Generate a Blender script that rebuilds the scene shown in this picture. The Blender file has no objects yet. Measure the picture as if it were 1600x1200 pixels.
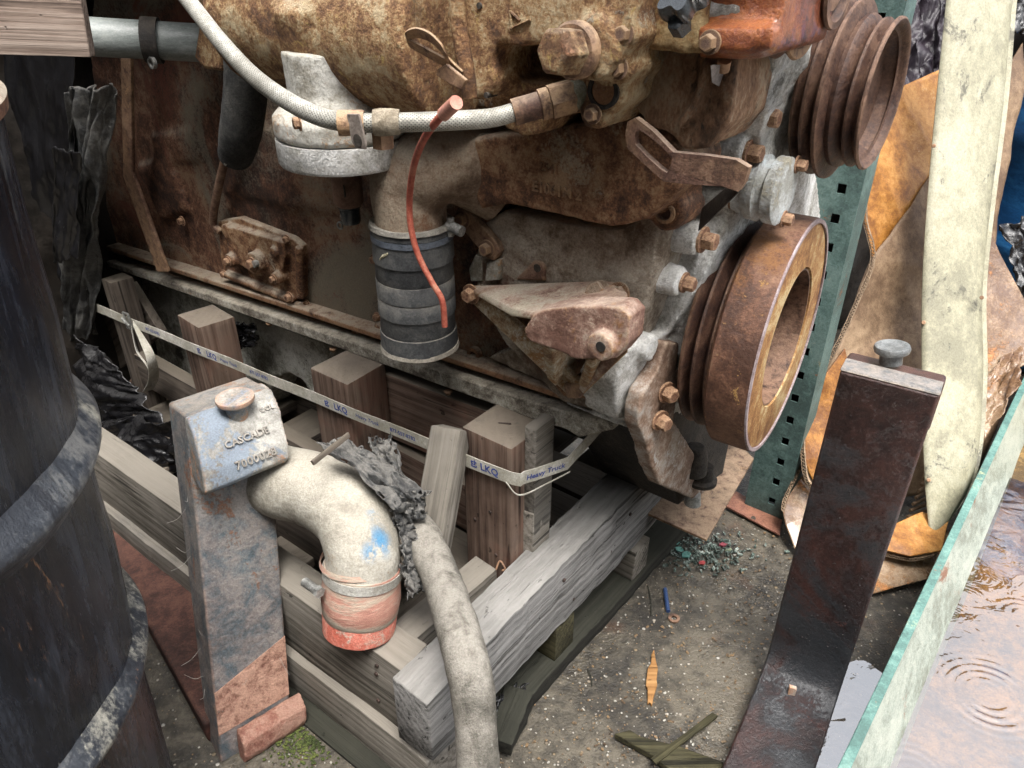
import bpy, bmesh, math, random
from mathutils import Vector as V3, Matrix, noise as mn
random.seed(7)
R = math.radians
sc = bpy.context.scene
# ---------------------------------------------------------------- camera
F = 1186.0; PITCH = R(30.7); CAMZ = 1.05
cd = bpy.data.cameras.new('camera'); cam = bpy.data.objects.new('camera', cd)
sc.collection.objects.link(cam); sc.camera = cam
cd.sensor_width = 36; cd.lens = F / 1600 * 36; cd.clip_start = .01; cd.clip_end = 200
cam.location = (0, 0, CAMZ); cam.rotation_euler = (R(90) - PITCH, 0, 0)
# ---------------------------------------------------------------- light
SUN_EL, SUN_ROT = R(69), R(165)
w = bpy.data.worlds.new('World'); sc.world = w; w.use_nodes = True
nt = w.node_tree; bg = nt.nodes['Background']
sky = nt.nodes.new('ShaderNodeTexSky'); sky.sky_type = 'NISHITA'; sky.sun_disc = False
sky.sun_elevation = SUN_EL; sky.sun_rotation = SUN_ROT; sky.dust_density = 6; sky.air_density = 1.2; sky.ozone_density = 1
hs = nt.nodes.new('ShaderNodeHueSaturation'); hs.inputs['Saturation'].default_value = .28
nt.links.new(sky.outputs[0], hs.inputs['Color']); nt.links.new(hs.outputs[0], bg.inputs[0])
bg.inputs[1].default_value = .15
sd = bpy.data.lights.new('sun', 'SUN'); sd.energy = .8; sd.angle = R(22); sd.color = (1, .97, .92)
sun = bpy.data.objects.new('sun', sd); sc.collection.objects.link(sun)
# direction to the sun (sky rotation is measured from +Y clockwise)
sdir = V3((math.sin(SUN_ROT) * math.cos(SUN_EL), math.cos(SUN_ROT) * math.cos(SUN_EL), math.sin(SUN_EL)))
sun.rotation_euler = sdir.to_track_quat('Z', 'Y').to_euler()
sc.view_settings.view_transform = 'Standard'; sc.view_settings.look = 'None'
sc.view_settings.gamma = 1; sc.view_settings.use_curve_mapping = False
sc.view_settings.exposure = 1.82
sc.cycles.max_bounces = 8
# ---------------------------------------------------------------- geometry of the place
CAM = V3((0, 0, CAMZ)); cp, sp = math.cos(PITCH), math.sin(PITCH)
A = V3((-.791, .612, 0)).normalized()      # along the engine, to the back left
B = V3((A.y, -A.x, 0))                      # across it, to the back right
UP = V3((0, 0, 1))
E0 = V3((0, 1.0, 0)); F0 = V3((.144, .888, 0)); C0 = V3((-.146, .659, .224))
def ray(px, py):
    x = (px - 800) / F; v = (py - 600) / F
    return V3((x, cp - v * sp, -(sp + v * cp)))
def D(px, py, d): return CAM + ray(px, py) * d
def onplane(px, py, p0, n):
    r = ray(px, py); return CAM + r * ((p0 - CAM).dot(n) / r.dot(n))
def E(px, py, off=0): return onplane(px, py, E0 - B * off, B)      # engine side
def Fr(px, py, off=0): return onplane(px, py, F0 - A * off, A)     # engine front
def S(px, py, off=0): return onplane(px, py, C0 - B * off, B)      # crate side
def Z(px, py, z=0): return onplane(px, py, V3((0, 0, z)), UP)
def depth(p): return (p - CAM).dot(V3((0, cp, -sp)))
def rpx(p, px): return px * depth(p) / F       # size in metres of something px wide in the photograph
# ---------------------------------------------------------------- objects
WM = {}
def _link(o, parent, M=None):
    sc.collection.objects.link(o); M = M or Matrix.Identity(4)
    if parent is not None:
        o.parent = parent; o.matrix_parent_inverse = WM[parent.name].inverted()
    o.matrix_basis = M; WM[o.name] = M.copy(); return o
def tag(o, label=None, cat=None, group=None, kind=None):
    if label: o['label'] = label
    if cat: o['category'] = cat
    if group: o['group'] = group
    if kind: o['kind'] = kind
    return o
def thing(name, label, cat, loc, group=None):
    o = bpy.data.objects.new(name, None); o.empty_display_size = .05
    _link(o, None, Matrix.Translation(loc)); return tag(o, label, cat, group)
TEX = {}
def tex(scale):
    if scale not in TEX:
        t = bpy.data.textures.new('clouds', 'CLOUDS'); t.noise_scale = scale; t.noise_depth = 4; TEX[scale] = t
    return TEX[scale]
def ob(name, bm, m, parent=None, bevel=0, smooth=40, cast=0, sm=6, disp=0, dscale=.03, M=None, sub=0, segs=2):
    if isinstance(bm, bpy.types.Mesh): me = bm
    else:
        bmesh.ops.recalc_face_normals(bm, faces=bm.faces)
        me = bpy.data.meshes.new(name); bm.to_mesh(me); bm.free()
        me.polygons.foreach_set('use_smooth', [True] * len(me.polygons))
        if smooth < 180 and not cast: me.set_sharp_from_angle(angle=R(smooth))
    if m and not me.materials: me.materials.append(m)
    o = bpy.data.objects.new(name, me); _link(o, parent, M)
    if bevel:
        b = o.modifiers.new('bevel', 'BEVEL'); b.width = bevel; b.segments = segs; b.limit_method = 'ANGLE'; b.angle_limit = R(35)
    if sub:
        s = o.modifiers.new('sub', 'SUBSURF'); s.levels = sub; s.render_levels = sub
    if cast:
        r = o.modifiers.new('remesh', 'REMESH'); r.mode = 'VOXEL'; r.voxel_size = cast; r.use_smooth_shade = True
        s = o.modifiers.new('smooth', 'SMOOTH'); s.factor = .5; s.iterations = sm
    if disp:
        d = o.modifiers.new('rough', 'DISPLACE'); d.texture = tex(dscale); d.strength = disp; d.mid_level = .5
        d.texture_coords = 'LOCAL'
    return o
def BM(): return bmesh.new()
def slab(bm, pts, depth):
    """polygon of world points pushed along the vector depth"""
    n = len(pts); a = [bm.verts.new(p) for p in pts]; b = [bm.verts.new(p + depth) for p in pts]
    bm.faces.new(a); bm.faces.new(b[::-1])
    for i in range(n): bm.faces.new((a[i], b[i], b[(i + 1) % n], a[(i + 1) % n]))
def eslab(bm, px, off1, off0): slab(bm, [E(x, y, off1) for x, y in px], B * (off1 - off0))
def fslab(bm, px, off1, off0): slab(bm, [Fr(x, y, off1) for x, y in px], A * (off1 - off0))
def box(bm, c, ax, ay, az):
    """centre and three half-axis vectors"""
    v = [bm.verts.new(c + ax * i + ay * j + az * k) for i in (-1, 1) for j in (-1, 1) for k in (-1, 1)]
    for f in ((0, 1, 3, 2), (4, 6, 7, 5), (0, 4, 5, 1), (2, 3, 7, 6), (0, 2, 6, 4), (1, 5, 7, 3)):
        bm.faces.new([v[i] for i in f])
def perp(t):
    u = UP if abs(t.z) < .9 else V3((1, 0, 0))
    a = t.cross(u).normalized(); return a, t.cross(a).normalized()
def spline(pts, n):
    P = [pts[0] * 2 - pts[1]] + list(pts) + [pts[-1] * 2 - pts[-2]]; out = []
    for i in range(1, len(P) - 2):
        for k in range(n):
            t = k / n; a, b, c, d = P[i - 1:i + 3]
            out.append(.5 * ((2 * b) + (c - a) * t + (2 * a - 5 * b + 4 * c - d) * t * t + (3 * b - a - 3 * c + d) * t ** 3))
    out.append(pts[-1].copy()); return out
def tube(bm, pts, rad, seg=16, n=6, cap=True, hollow=0, flat=None):
    """smooth tube; rad a number or one radius per point"""
    if not isinstance(rad, (list, tuple)): rad = [rad] * len(pts)
    rr = [x.x for x in spline([V3((r, 0, 0)) for r in rad], n)]; P = spline(pts, n)
    rings = []; a = None
    for i, p in enumerate(P):
        t = (P[min(i + 1, len(P) - 1)] - P[max(i - 1, 0)]).normalized()
        if a is None: a, b = perp(t)
        else:
            a = (a - t * a.dot(t)).normalized(); b = t.cross(a)
        rings.append([bm.verts.new(p + (a * math.cos(6.2832 * k / seg) + b * math.sin(6.2832 * k / seg)) * rr[i]) for k in range(seg)])
    for r0, r1 in zip(rings, rings[1:]):
        for k in range(seg): bm.faces.new((r0[k], r0[(k + 1) % seg], r1[(k + 1) % seg], r1[k]))
    if hollow:
        end = P[-1]; t = (P[-1] - P[-2]).normalized(); last = rings[-1]
        inner = [bm.verts.new(end + (v.co - end) * hollow) for v in last]
        deep = [bm.verts.new(v.co - t * rr[-1] * 1.6) for v in inner]
        for x, y in ((last, inner), (inner, deep)):
            for k in range(seg): bm.faces.new((x[k], x[(k + 1) % seg], y[(k + 1) % seg], y[k]))
        bm.faces.new(deep)
    elif cap: bm.faces.new(rings[-1])
    if cap: bm.faces.new(rings[0][::-1])
def lathe(bm, prof, c, ax, seg=64, closed=False):
    """prof: (distance along axis, radius)"""
    ax = ax.normalized(); a, b = perp(ax); rings = []
    for z, r in prof:
        rings.append([bm.verts.new(c + ax * z + (a * math.cos(6.2832 * k / seg) + b * math.sin(6.2832 * k / seg)) * max(r, 1e-4)) for k in range(seg)])
    prs = list(zip(rings, rings[1:]))
    if closed: prs.append((rings[-1], rings[0]))
    for r0, r1 in prs:
        for k in range(seg): bm.faces.new((r0[k], r0[(k + 1) % seg], r1[(k + 1) % seg], r1[k]))
    if not closed:
        bm.faces.new(rings[0][::-1]); bm.faces.new(rings[-1])
def cyl(bm, p0, p1, r0, r1=None, seg=24):
    lathe(bm, [(0, r0), ((p1 - p0).length, r0 if r1 is None else r1)], p0, p1 - p0, seg)
def frame(x, y, o):
    x = x.normalized(); z = x.cross(y).normalized(); y = z.cross(x)
    return Matrix(((x.x, y.x, z.x, o.x), (x.y, y.y, z.y, o.y), (x.z, y.z, z.z, o.z), (0, 0, 0, 1)))
def plank(name, p0, p1, up, wid, thk, m, parent, rough=.0012, label=None, chew=0, seed=None):
    """board whose centre line runs p0 -> p1; wid along up, thk across. Local X is the grain."""
    L = (p1 - p0).length; M = frame(p1 - p0, up, (p0 + p1) / 2); bm = BM()
    nx, ny, nz = max(6, int(L / .012)), 5, 3; rs = random.random() * 50 if seed is None else seed
    bmesh.ops.create_cube(bm, size=1)
    bmesh.ops.scale(bm, vec=(L, wid, thk), verts=bm.verts)
    ex = [e for e in bm.edges if abs((e.verts[0].co - e.verts[1].co).x) > L * .5]
    bmesh.ops.bevel(bm, geom=list(bm.edges), offset=min(.0022, thk * .12), segments=2, affect='EDGES', profile=.6)
    ex = [e for e in bm.edges if abs((e.verts[0].co - e.verts[1].co).x) > L * .5]
    bmesh.ops.subdivide_edges(bm, edges=ex, cuts=min(nx, 60), use_grid_fill=False)
    for v in bm.verts:
        q = v.co * 9 + V3((rs, rs, rs))
        k = rough * (1 + .5 * chew)
        v.co += V3((0, mn.noise(q * .5) * k * 1.1 + mn.noise(q * 6) * k * .25 * chew, mn.noise(q * .6 + V3((9, 0, 0))) * k * .8 + mn.noise(q * 5) * k * .2 * chew))
        if abs(v.co.x) > L * .49: v.co.x += mn.noise(v.co * 90 + V3((rs, 0, 0))) * .0035
    o = ob(name, bm, m, parent, M=M, smooth=50)
    if label: o['label'] = label
    return o
# shared bolt meshes -------------------------------------------------------
def _bolt_mesh(washer=True):
    bm = BM()
    if washer: lathe(bm, [(0, .98), (.16, .98), (.18, .9)], V3((0, 0, 0)), UP, 20)
    lathe(bm, [(.1, .70), (.75, .70), (.86, .6), (.87, .3)], V3((0, 0, 0)), UP, 6)
    bmesh.ops.recalc_face_normals(bm, faces=bm.faces)
    me = bpy.data.meshes.new('bolt'); bm.to_mesh(me); bm.free(); return me
BOLT = {}
def bolt(p, ax, r, m, parent, name='bolt', tall=1):
    key = m.name
    if key not in BOLT: BOLT[key] = _bolt_mesh(); BOLT[key].materials.append(m)
    a, b = perp(ax.normalized()); t = random.random() * 6
    x = a * math.cos(t) + b * math.sin(t)
    y = ax.normalized().cross(x)
    M = frame(x, y, p) @ Matrix.Diagonal((r, r, r * tall, 1))
    return ob(name, BOLT[key], None, parent, M=M)
def text(name, s, size, o, x, y, m, parent, ext=.0006, bold=False, off=0, shear=0, space=1, label=None, bend=None):
    cu = bpy.data.curves.new('letters', 'FONT'); cu.body = s; cu.size = size; cu.extrude = ext; cu.offset = off
    cu.shear = shear; cu.space_character = space; cu.resolution_u = 2
    t = bpy.data.objects.new('letters', cu); sc.collection.objects.link(t)
    dg = bpy.context.evaluated_depsgraph_get(); me = bpy.data.meshes.new_from_object(t.evaluated_get(dg))
    bpy.data.objects.remove(t); bpy.data.curves.remove(cu)
    if bend:
        for v in me.vertices: v.co = bend(v.co)
    me.materials.clear(); me.materials.append(m)
    ob_ = bpy.data.objects.new(name, me); _link(ob_, parent, Matrix.Identity(4) if bend else frame(x, y, o))
    if label: ob_['label'] = label
    return ob_
# ---------------------------------------------------------------- materials
def _n(nt, t, **k):
    n = nt.nodes.new(t)
    for a, v in k.items(): setattr(n, a, v)
    return n
def _mix(nt, fac, a, b, mode='MIX'):
    n = nt.nodes.new('ShaderNodeMix'); n.data_type = 'RGBA'; n.blend_type = mode
    for sock, v in ((n.inputs[0], fac), (n.inputs[6], a), (n.inputs[7], b)):
        if isinstance(v, bpy.types.NodeSocket): nt.links.new(v, sock)
        elif isinstance(v, (int, float)): sock.default_value = v
        else: sock.default_value = (*v, 1)
    return n.outputs[2]
def _math(nt, op, a, b=0, c=0, clamp=False):
    n = nt.nodes.new('ShaderNodeMath'); n.operation = op; n.use_clamp = clamp
    for s, v in zip(n.inputs, (a, b, c)):
        if isinstance(v, bpy.types.NodeSocket): nt.links.new(v, s)
        else: s.default_value = v
    return n.outputs[0]
def _noise(nt, vec, scale, detail=8, rough=.6, dist=0):
    n = _n(nt, 'ShaderNodeTexNoise'); n.inputs['Scale'].default_value = scale; n.inputs['Detail'].default_value = detail
    n.inputs['Roughness'].default_value = rough; n.inputs['Distortion'].default_value = dist
    nt.links.new(vec, n.inputs['Vector']); return n.outputs['Fac']
def _ramp(nt, fac, stops, interp='LINEAR'):
    r = _n(nt, 'ShaderNodeValToRGB'); e = r.color_ramp.elements; r.color_ramp.interpolation = interp
    while len(e) < len(stops): e.new(.5)
    for x, (p, c) in zip(e, stops):
        x.position = p; x.color = (*c, 1) if len(c) == 3 else c
    nt.links.new(fac, r.inputs[0]); return r.outputs[0]
def _step(nt, fac, lo, hi):
    n = _n(nt, 'ShaderNodeMapRange'); n.interpolation_type = 'SMOOTHSTEP'
    nt.links.new(fac, n.inputs[0]); n.inputs[1].default_value = lo; n.inputs[2].default_value = hi
    return n.outputs[0]
def M(name, cols, scale=7, speck=(), dust=None, rough=(.6, .9), bump=.4, bscale=90, metal=0, edge=None,
      stretch=(1, 1, 1), seedy=True, coat=0, patches=(), dist=.6, spec=.4, sat=None, grain=1.0, extra=None):
    """weathered surface: cols ramp over layered noise; patches/speck: (colour, scale, lo, hi); dust: (colour, amount)"""
    m = bpy.data.materials.new(name); m.use_nodes = True; nt = m.node_tree; p = nt.nodes['Principled BSDF']
    tc = _n(nt, 'ShaderNodeTexCoord'); mp = _n(nt, 'ShaderNodeMapping'); mp.inputs['Scale'].default_value = stretch
    nt.links.new(tc.outputs['Object'], mp.inputs[0]); vec = mp.outputs[0]
    oi = _n(nt, 'ShaderNodeObjectInfo')
    if seedy:
        va = _n(nt, 'ShaderNodeVectorMath', operation='ADD'); cb = _n(nt, 'ShaderNodeCombineXYZ')
        r9 = _math(nt, 'MULTIPLY', oi.outputs['Random'], 37.0)
        for i in range(3): nt.links.new(r9, cb.inputs[i])
        nt.links.new(vec, va.inputs[0]); nt.links.new(cb.outputs[0], va.inputs[1]); vec = va.outputs[0]
    n1 = _noise(nt, vec, scale, 6, .6, dist); n2 = _noise(nt, vec, scale * 6.5, 8, .7, .3); n3 = _noise(nt, vec, scale * 32, 6, .78)
    f = _math(nt, 'ADD', _math(nt, 'MULTIPLY', n1, .40), _math(nt, 'MULTIPLY', n2, .34)); f = _math(nt, 'ADD', f, _math(nt, 'MULTIPLY', n3, .26 * grain))
    f = _math(nt, 'ADD', f, .13 * (1 - grain))
    f = _step(nt, f, .405, .595)
    col = _ramp(nt, f, cols)
    rr = _math(nt, 'MULTIPLY_ADD', n2, rough[1] - rough[0], rough[0])
    h = _math(nt, 'ADD', _math(nt, 'MULTIPLY', _noise(nt, vec, bscale * 1.6, 6, .75), 1.3), _math(nt, 'MULTIPLY', n2, 1.4))
    for c, s, lo, hi in patches:
        k = _math(nt, 'ADD', _math(nt, 'MULTIPLY', _noise(nt, vec, s, 9, .7, .8), .74), _math(nt, 'MULTIPLY', n3, .26)); k2 = _step(nt, k, .5 + (lo - .5) * .8, .5 + (hi - .5) * .74); col = _mix(nt, _math(nt, 'MULTIPLY', k2, .9), col, c)
        h = _math(nt, 'ADD', h, _math(nt, 'MULTIPLY', k2, .8))
    for c, s, lo, hi in speck:
        k = _step(nt, _noise(nt, vec, s * .7, 8, .72, .4), lo - .02, hi + .02); col = _mix(nt, _math(nt, 'MULTIPLY', k, .85), col, c)
    geo = _n(nt, 'ShaderNodeNewGeometry')
    if edge:
        k = _step(nt, geo.outputs['Pointiness'], .52, .60); k = _math(nt, 'MULTIPLY', k, _step(nt, n2, .3, .6))
        col = _mix(nt, k, col, edge)
    if dust:
        sx = _n(nt, 'ShaderNodeSeparateXYZ'); nt.links.new(geo.outputs['Normal'], sx.inputs[0])
        up = _step(nt, _math(nt, 'ADD', sx.outputs[2], _math(nt, 'MULTIPLY_ADD', n1, 1.2, -.6)), .15, .85)
        k = _math(nt, 'MULTIPLY', up, dust[1]); k = _math(nt, 'MULTIPLY', k, _step(nt, n2, .25, .6)); col = _mix(nt, k, col, dust[0])
        rr = _math(nt, 'MULTIPLY_ADD', k, .3, rr, True)
    if extra: col = extra(nt, tc.outputs['Object'], col, n2, n3)
    gr_ = _noise(nt, vec, 420, 3, .6); gc = _math(nt, 'MULTIPLY_ADD', gr_, .9 * grain, 1 - .45 * grain)
    vm = _n(nt, 'ShaderNodeVectorMath', operation='SCALE'); nt.links.new(col, vm.inputs[0]); nt.links.new(gc, vm.inputs[3]); col = vm.outputs[0]
    nt.links.new(col, p.inputs['Base Color']); nt.links.new(rr, p.inputs['Roughness'])
    p.inputs['Metallic'].default_value = metal; p.inputs['Specular IOR Level'].default_value = spec
    if coat: p.inputs['Coat Weight'].default_value = coat; p.inputs['Coat Roughness'].default_value = .12
    b = _n(nt, 'ShaderNodeBump'); b.inputs['Strength'].default_value = min(1, bump * 1.3); b.inputs['Distance'].default_value = .0035
    nt.links.new(h, b.inputs['Height']); nt.links.new(b.outputs[0], p.inputs['Normal'])
    return m
def wood(name, dark, mid, light, dust=None, warm=.0, bump=.5):
    m = bpy.data.materials.new(name); m.use_nodes = True; nt = m.node_tree; p = nt.nodes['Principled BSDF']
    tc = _n(nt, 'ShaderNodeTexCoord'); oi = _n(nt, 'ShaderNodeObjectInfo')
    va = _n(nt, 'ShaderNodeVectorMath', operation='ADD'); cb = _n(nt, 'ShaderNodeCombineXYZ')
    r9 = _math(nt, 'MULTIPLY', oi.outputs['Random'], 29.0)
    for i in range(3): nt.links.new(r9, cb.inputs[i])
    nt.links.new(tc.outputs['Object'], va.inputs[0]); nt.links.new(cb.outputs[0], va.inputs[1])
    def st(s):
        mp = _n(nt, 'ShaderNodeMapping'); mp.inputs['Scale'].default_value = s; nt.links.new(va.outputs[0], mp.inputs[0]); return mp.outputs[0]
    g1 = _noise(nt, st((1.6, 30, 30)), 1, 5, .65, .8); g2 = _noise(nt, st((4, 230, 230)), 1, 5, .7, .3)
    blot = _noise(nt, va.outputs[0], 7, 5, .6, .5)
    rings = _n(nt, 'ShaderNodeTexWave'); rings.wave_type = 'RINGS'; rings.rings_direction = 'X'
    rings.inputs['Scale'].default_value = 26; rings.inputs['Distortion'].default_value = 4; rings.inputs['Detail'].default_value = 3
    rings.inputs['Detail Scale'].default_value = .6
    nt.links.new(st((.35, 1, 1)), rings.inputs['Vector'])
    f = _math(nt, 'ADD', _math(nt, 'MULTIPLY', g1, .34), _math(nt, 'MULTIPLY', g2, .34))
    f = _math(nt, 'ADD', f, _math(nt, 'MULTIPLY', rings.outputs['Fac'], .05)); f = _math(nt, 'ADD', f, _math(nt, 'MULTIPLY', blot, .28))
    f = _step(nt, f, .36, .66); col = _ramp(nt, f, [(0, dark), (.38, mid), (1, light)])
    crack = _step(nt, _noise(nt, st((2.4, 70, 70)), 1, 6, .62, .6), .60, .66)
    knot = _step(nt, _noise(nt, st((38, 80, 80)), 1, 3, .6), .67, .71)
    bad = _math(nt, 'MAXIMUM', crack, _math(nt, 'MULTIPLY', knot, .9))
    col = _mix(nt, _math(nt, 'MULTIPLY', bad, .75), col, tuple(c * .25 for c in dark))
    if warm: col = _mix(nt, _math(nt, 'MULTIPLY', _step(nt, blot, .5, .7), warm), col, (.20, .085, .055))
    if dust:
        geo = _n(nt, 'ShaderNodeNewGeometry'); sx = _n(nt, 'ShaderNodeSeparateXYZ'); nt.links.new(geo.outputs['Normal'], sx.inputs[0])
        k = _math(nt, 'MULTIPLY', _step(nt, sx.outputs[2], .2, .8), _math(nt, 'MULTIPLY_ADD', blot, .6, dust[1] - .3, True))
        col = _mix(nt, k, col, dust[0])
    col = _mix(nt, _math(nt, 'MULTIPLY', _step(nt, _noise(nt, va.outputs[0], 3, 7, .7), .52, .72), .5), col, tuple((x + sum(mid) / 3 * 1.0) / 2 for x in dark))
    nt.links.new(col, p.inputs['Base Color']); p.inputs['Roughness'].default_value = .88; p.inputs['Specular IOR Level'].default_value = .25
    h = _math(nt, 'SUBTRACT', f, _math(nt, 'MULTIPLY', bad, 1.6))
    b = _n(nt, 'ShaderNodeBump'); b.inputs['Strength'].default_value = bump; b.inputs['Distance'].default_value = .002
    nt.links.new(h, b.inputs['Height']); nt.links.new(b.outputs[0], p.inputs['Normal'])
    return m
DUST = (.30, .265, .21)
rust = M('rusty_cast_iron', [(0, (.035, .017, .010)), (.35, (.105, .048, .025)), (.65, (.20, .098, .048)), (1, (.32, .21, .12))],
         8, dust=(DUST, .8), patches=[((.33, .28, .20), 5, .56, .66)], speck=[((.35, .2, .06), 120, .62, .7)], edge=(.28, .15, .08), rough=(.65, .95))
rust_red = M('red_brown_cast_iron', [(0, (.028, .014, .009)), (.4, (.085, .038, .022)), (.7, (.145, .066, .036)), (1, (.22, .14, .085))],
         6, dust=(DUST, .9), patches=[((.17, .145, .105), 3.2, .47, .60), ((.13, .042, .025), 4.5, .56, .66)], speck=[((.26, .18, .1), 150, .66, .72)], rough=(.7, .95))
rust_pale = M('pale_flaking_rust', [(0, (.085, .045, .026)), (.35, (.22, .11, .05)), (.6, (.35, .215, .10)), (1, (.50, .40, .25))],
         9, dust=((.36, .30, .22), .5), patches=[((.46, .43, .35), 6, .57, .64), ((.22, .095, .045), 7, .57, .66)], speck=[((.5, .36, .12), 90, .6, .68), ((.07, .035, .02), 160, .66, .72)],
         bump=.7, rough=(.6, .9))
rust_dust = M('dust_covered_iron', [(0, (.10, .075, .055)), (.4, (.20, .155, .11)), (.7, (.28, .23, .175)), (1, (.34, .30, .24))],
         6, dust=((.33, .30, .25), .9), patches=[((.17, .075, .04), 8, .58, .68)], rough=(.8, 1))
rust_mauve = M('mauve_rusty_steel', [(0, (.055, .027, .019)), (.5, (.13, .067, .046)), (1, (.22, .14, .10))], 10, dust=(DUST, .35),
         edge=(.38, .24, .13), patches=[((.34, .20, .10), 9, .60, .68)], rough=(.5, .85))
rust_wet = M('wet_orange_rust', [(0, (.09, .022, .009)), (.5, (.22, .055, .02)), (1, (.34, .11, .03))], 9, rough=(.18, .5), coat=.6, bump=.5,
         patches=[((.07, .018, .01), 7, .58, .66)])
rust_bolt = M('rusty_bolt_steel', [(0, (.06, .026, .017)), (.5, (.15, .068, .04)), (1, (.28, .16, .10))], .9, rough=(.5, .8), bump=.3, bscale=4, edge=(.4, .25, .15))
alu = M('oxidised_white_aluminium', [(0, (.24, .23, .20)), (.35, (.46, .45, .41)), (.7, (.66, .65, .62)), (1, (.80, .80, .78))],
        9, dust=((.42, .40, .34), .35), patches=[((.12, .11, .09), 6, .63, .70), ((.80, .80, .78), 10, .56, .66)], speck=[((.10, .09, .08), 170, .66, .72), ((.75, .75, .74), 130, .62, .7)],
        rough=(.6, .9), bump=.8, bscale=140)
whitepaint = M('chalky_white_paint', [(0, (.20, .18, .14)), (.5, (.36, .345, .30)), (1, (.54, .53, .49))], 6, dust=((.34, .31, .25), .5),
        patches=[((.34, .19, .08), 5, .54, .62)], speck=[((.2, .12, .06), 90, .63, .69)], rough=(.6, .9))
pulleym = M('dark_rusted_pulley_steel', [(0, (.022, .010, .008)), (.5, (.062, .029, .018)), (1, (.125, .07, .045))], 7, rough=(.4, .75), edge=(.22, .13, .085), bump=.35)
damper = M('brown_damper_rim', [(0, (.055, .024, .014)), (.5, (.125, .058, .034)), (1, (.21, .115, .07))], 7, patches=[((.38, .22, .07), 45, .61, .66), ((.20, .09, .03), 6, .54, .66)], rough=(.45, .8), bump=.35)
ochre = M('ochre_primer_face', [(0, (.14, .056, .02)), (.4, (.27, .13, .045)), (.75, (.35, .20, .075)), (1, (.48, .37, .20))], 8,
         patches=[((.18, .075, .03), 6, .60, .68)], rough=(.55, .85), bump=.3)
greyiron = M('dark_iron_hole_shade', [(0, (.012, .010, .009)), (.5, (.03, .025, .02)), (1, (.06, .05, .04))], 7, dust=((.12, .10, .08), .4), patches=[((.2, .18, .15), 22, .68, .72)], rough=(.6, .9))  # near-black iron; solid hole discs wear it as their inner shade
panm = M('flaking_white_pan_paint', [(0, (.16, .15, .12)), (.35, (.33, .32, .27)), (.6, (.50, .49, .43)), (1, (.66, .65, .60))], 7, patches=[((.03, .024, .02), 4, .57, .60)], rough=(.7, .95), bump=.5)
rubber = M('dusty_black_rubber', [(0, (.025, .026, .028)), (.5, (.048, .05, .052)), (1, (.09, .09, .086))], 9, dust=((.20, .18, .15), .6), rough=(.55, .85), bump=.25)
foam = M('grey_foam_hose_sleeve', [(0, (.022, .023, .022)), (.5, (.045, .045, .043)), (1, (.08, .078, .07))], 9, bump=1.0, bscale=260, rough=(.9, 1), dust=((.15, .14, .12), .5))
knobm = M('wet_black_knob', [(0, (.02, .024, .028)), (1, (.06, .07, .075))], 9, rough=(.15, .35), bump=.1, coat=.5)
steel = M('dull_zinc_steel', [(0, (.16, .16, .15)), (.6, (.34, .34, .32)), (1, (.5, .5, .48))], 12, metal=.6, rough=(.35, .6), bump=.15)
braid_core = M('braid_gaps', [(0, (.05, .05, .045)), (1, (.11, .108, .10))], 10, rough=(.6, .8))
braid = M('braided_steel_mesh', [(0, (.23, .22, .19)), (.6, (.34, .33, .29)), (1, (.45, .44, .40))], 10, metal=.35, rough=(.4, .6), bump=.1)
redwire = M('faded_red_rubber', [(0, (.28, .055, .035)), (.6, (.38, .095, .06)), (1, (.45, .17, .11))], 16, rough=(.5, .75), bump=.1, dust=((.5, .36, .24), .3))
redcap = M('pale_red_sleeve', [(0, (.36, .12, .08)), (1, (.5, .24, .18))], 16, rough=(.5, .7), bump=.1)
wood_grey = wood('weathered_grey_timber', (.045, .039, .032), (.15, .135, .113), (.29, .265, .23), ((.21, .19, .16), .8))
wood_silver = wood('silvered_rough_timber', (.05, .047, .044), (.17, .165, .158), (.31, .30, .29), ((.27, .26, .24), .6), bump=.9)
wood_brown = wood('brown_old_timber', (.035, .021, .016), (.12, .078, .058), (.21, .155, .12), ((.20, .175, .14), .75), warm=.45)
wood_dark = wood('dark_timber', (.028, .022, .018), (.085, .068, .055), (.15, .125, .10), ((.14, .12, .095), .8))  # darker timber for inner boards, slats and small pieces
wood_wet = wood('wet_black_mossy_timber', (.006, .006, .005), (.020, .019, .015), (.045, .043, .034), ((.035, .036, .026), .5))
wood_moss = wood('wet_mossy_splinter', (.010, .009, .005), (.04, .036, .018), (.095, .085, .045))
wood_orange = wood('fresh_orange_splinter', (.09, .04, .012), (.25, .125, .045), (.38, .22, .09))
wood_tan = wood('striped_tan_timber', (.05, .035, .028), (.20, .15, .12), (.38, .31, .26))
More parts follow.
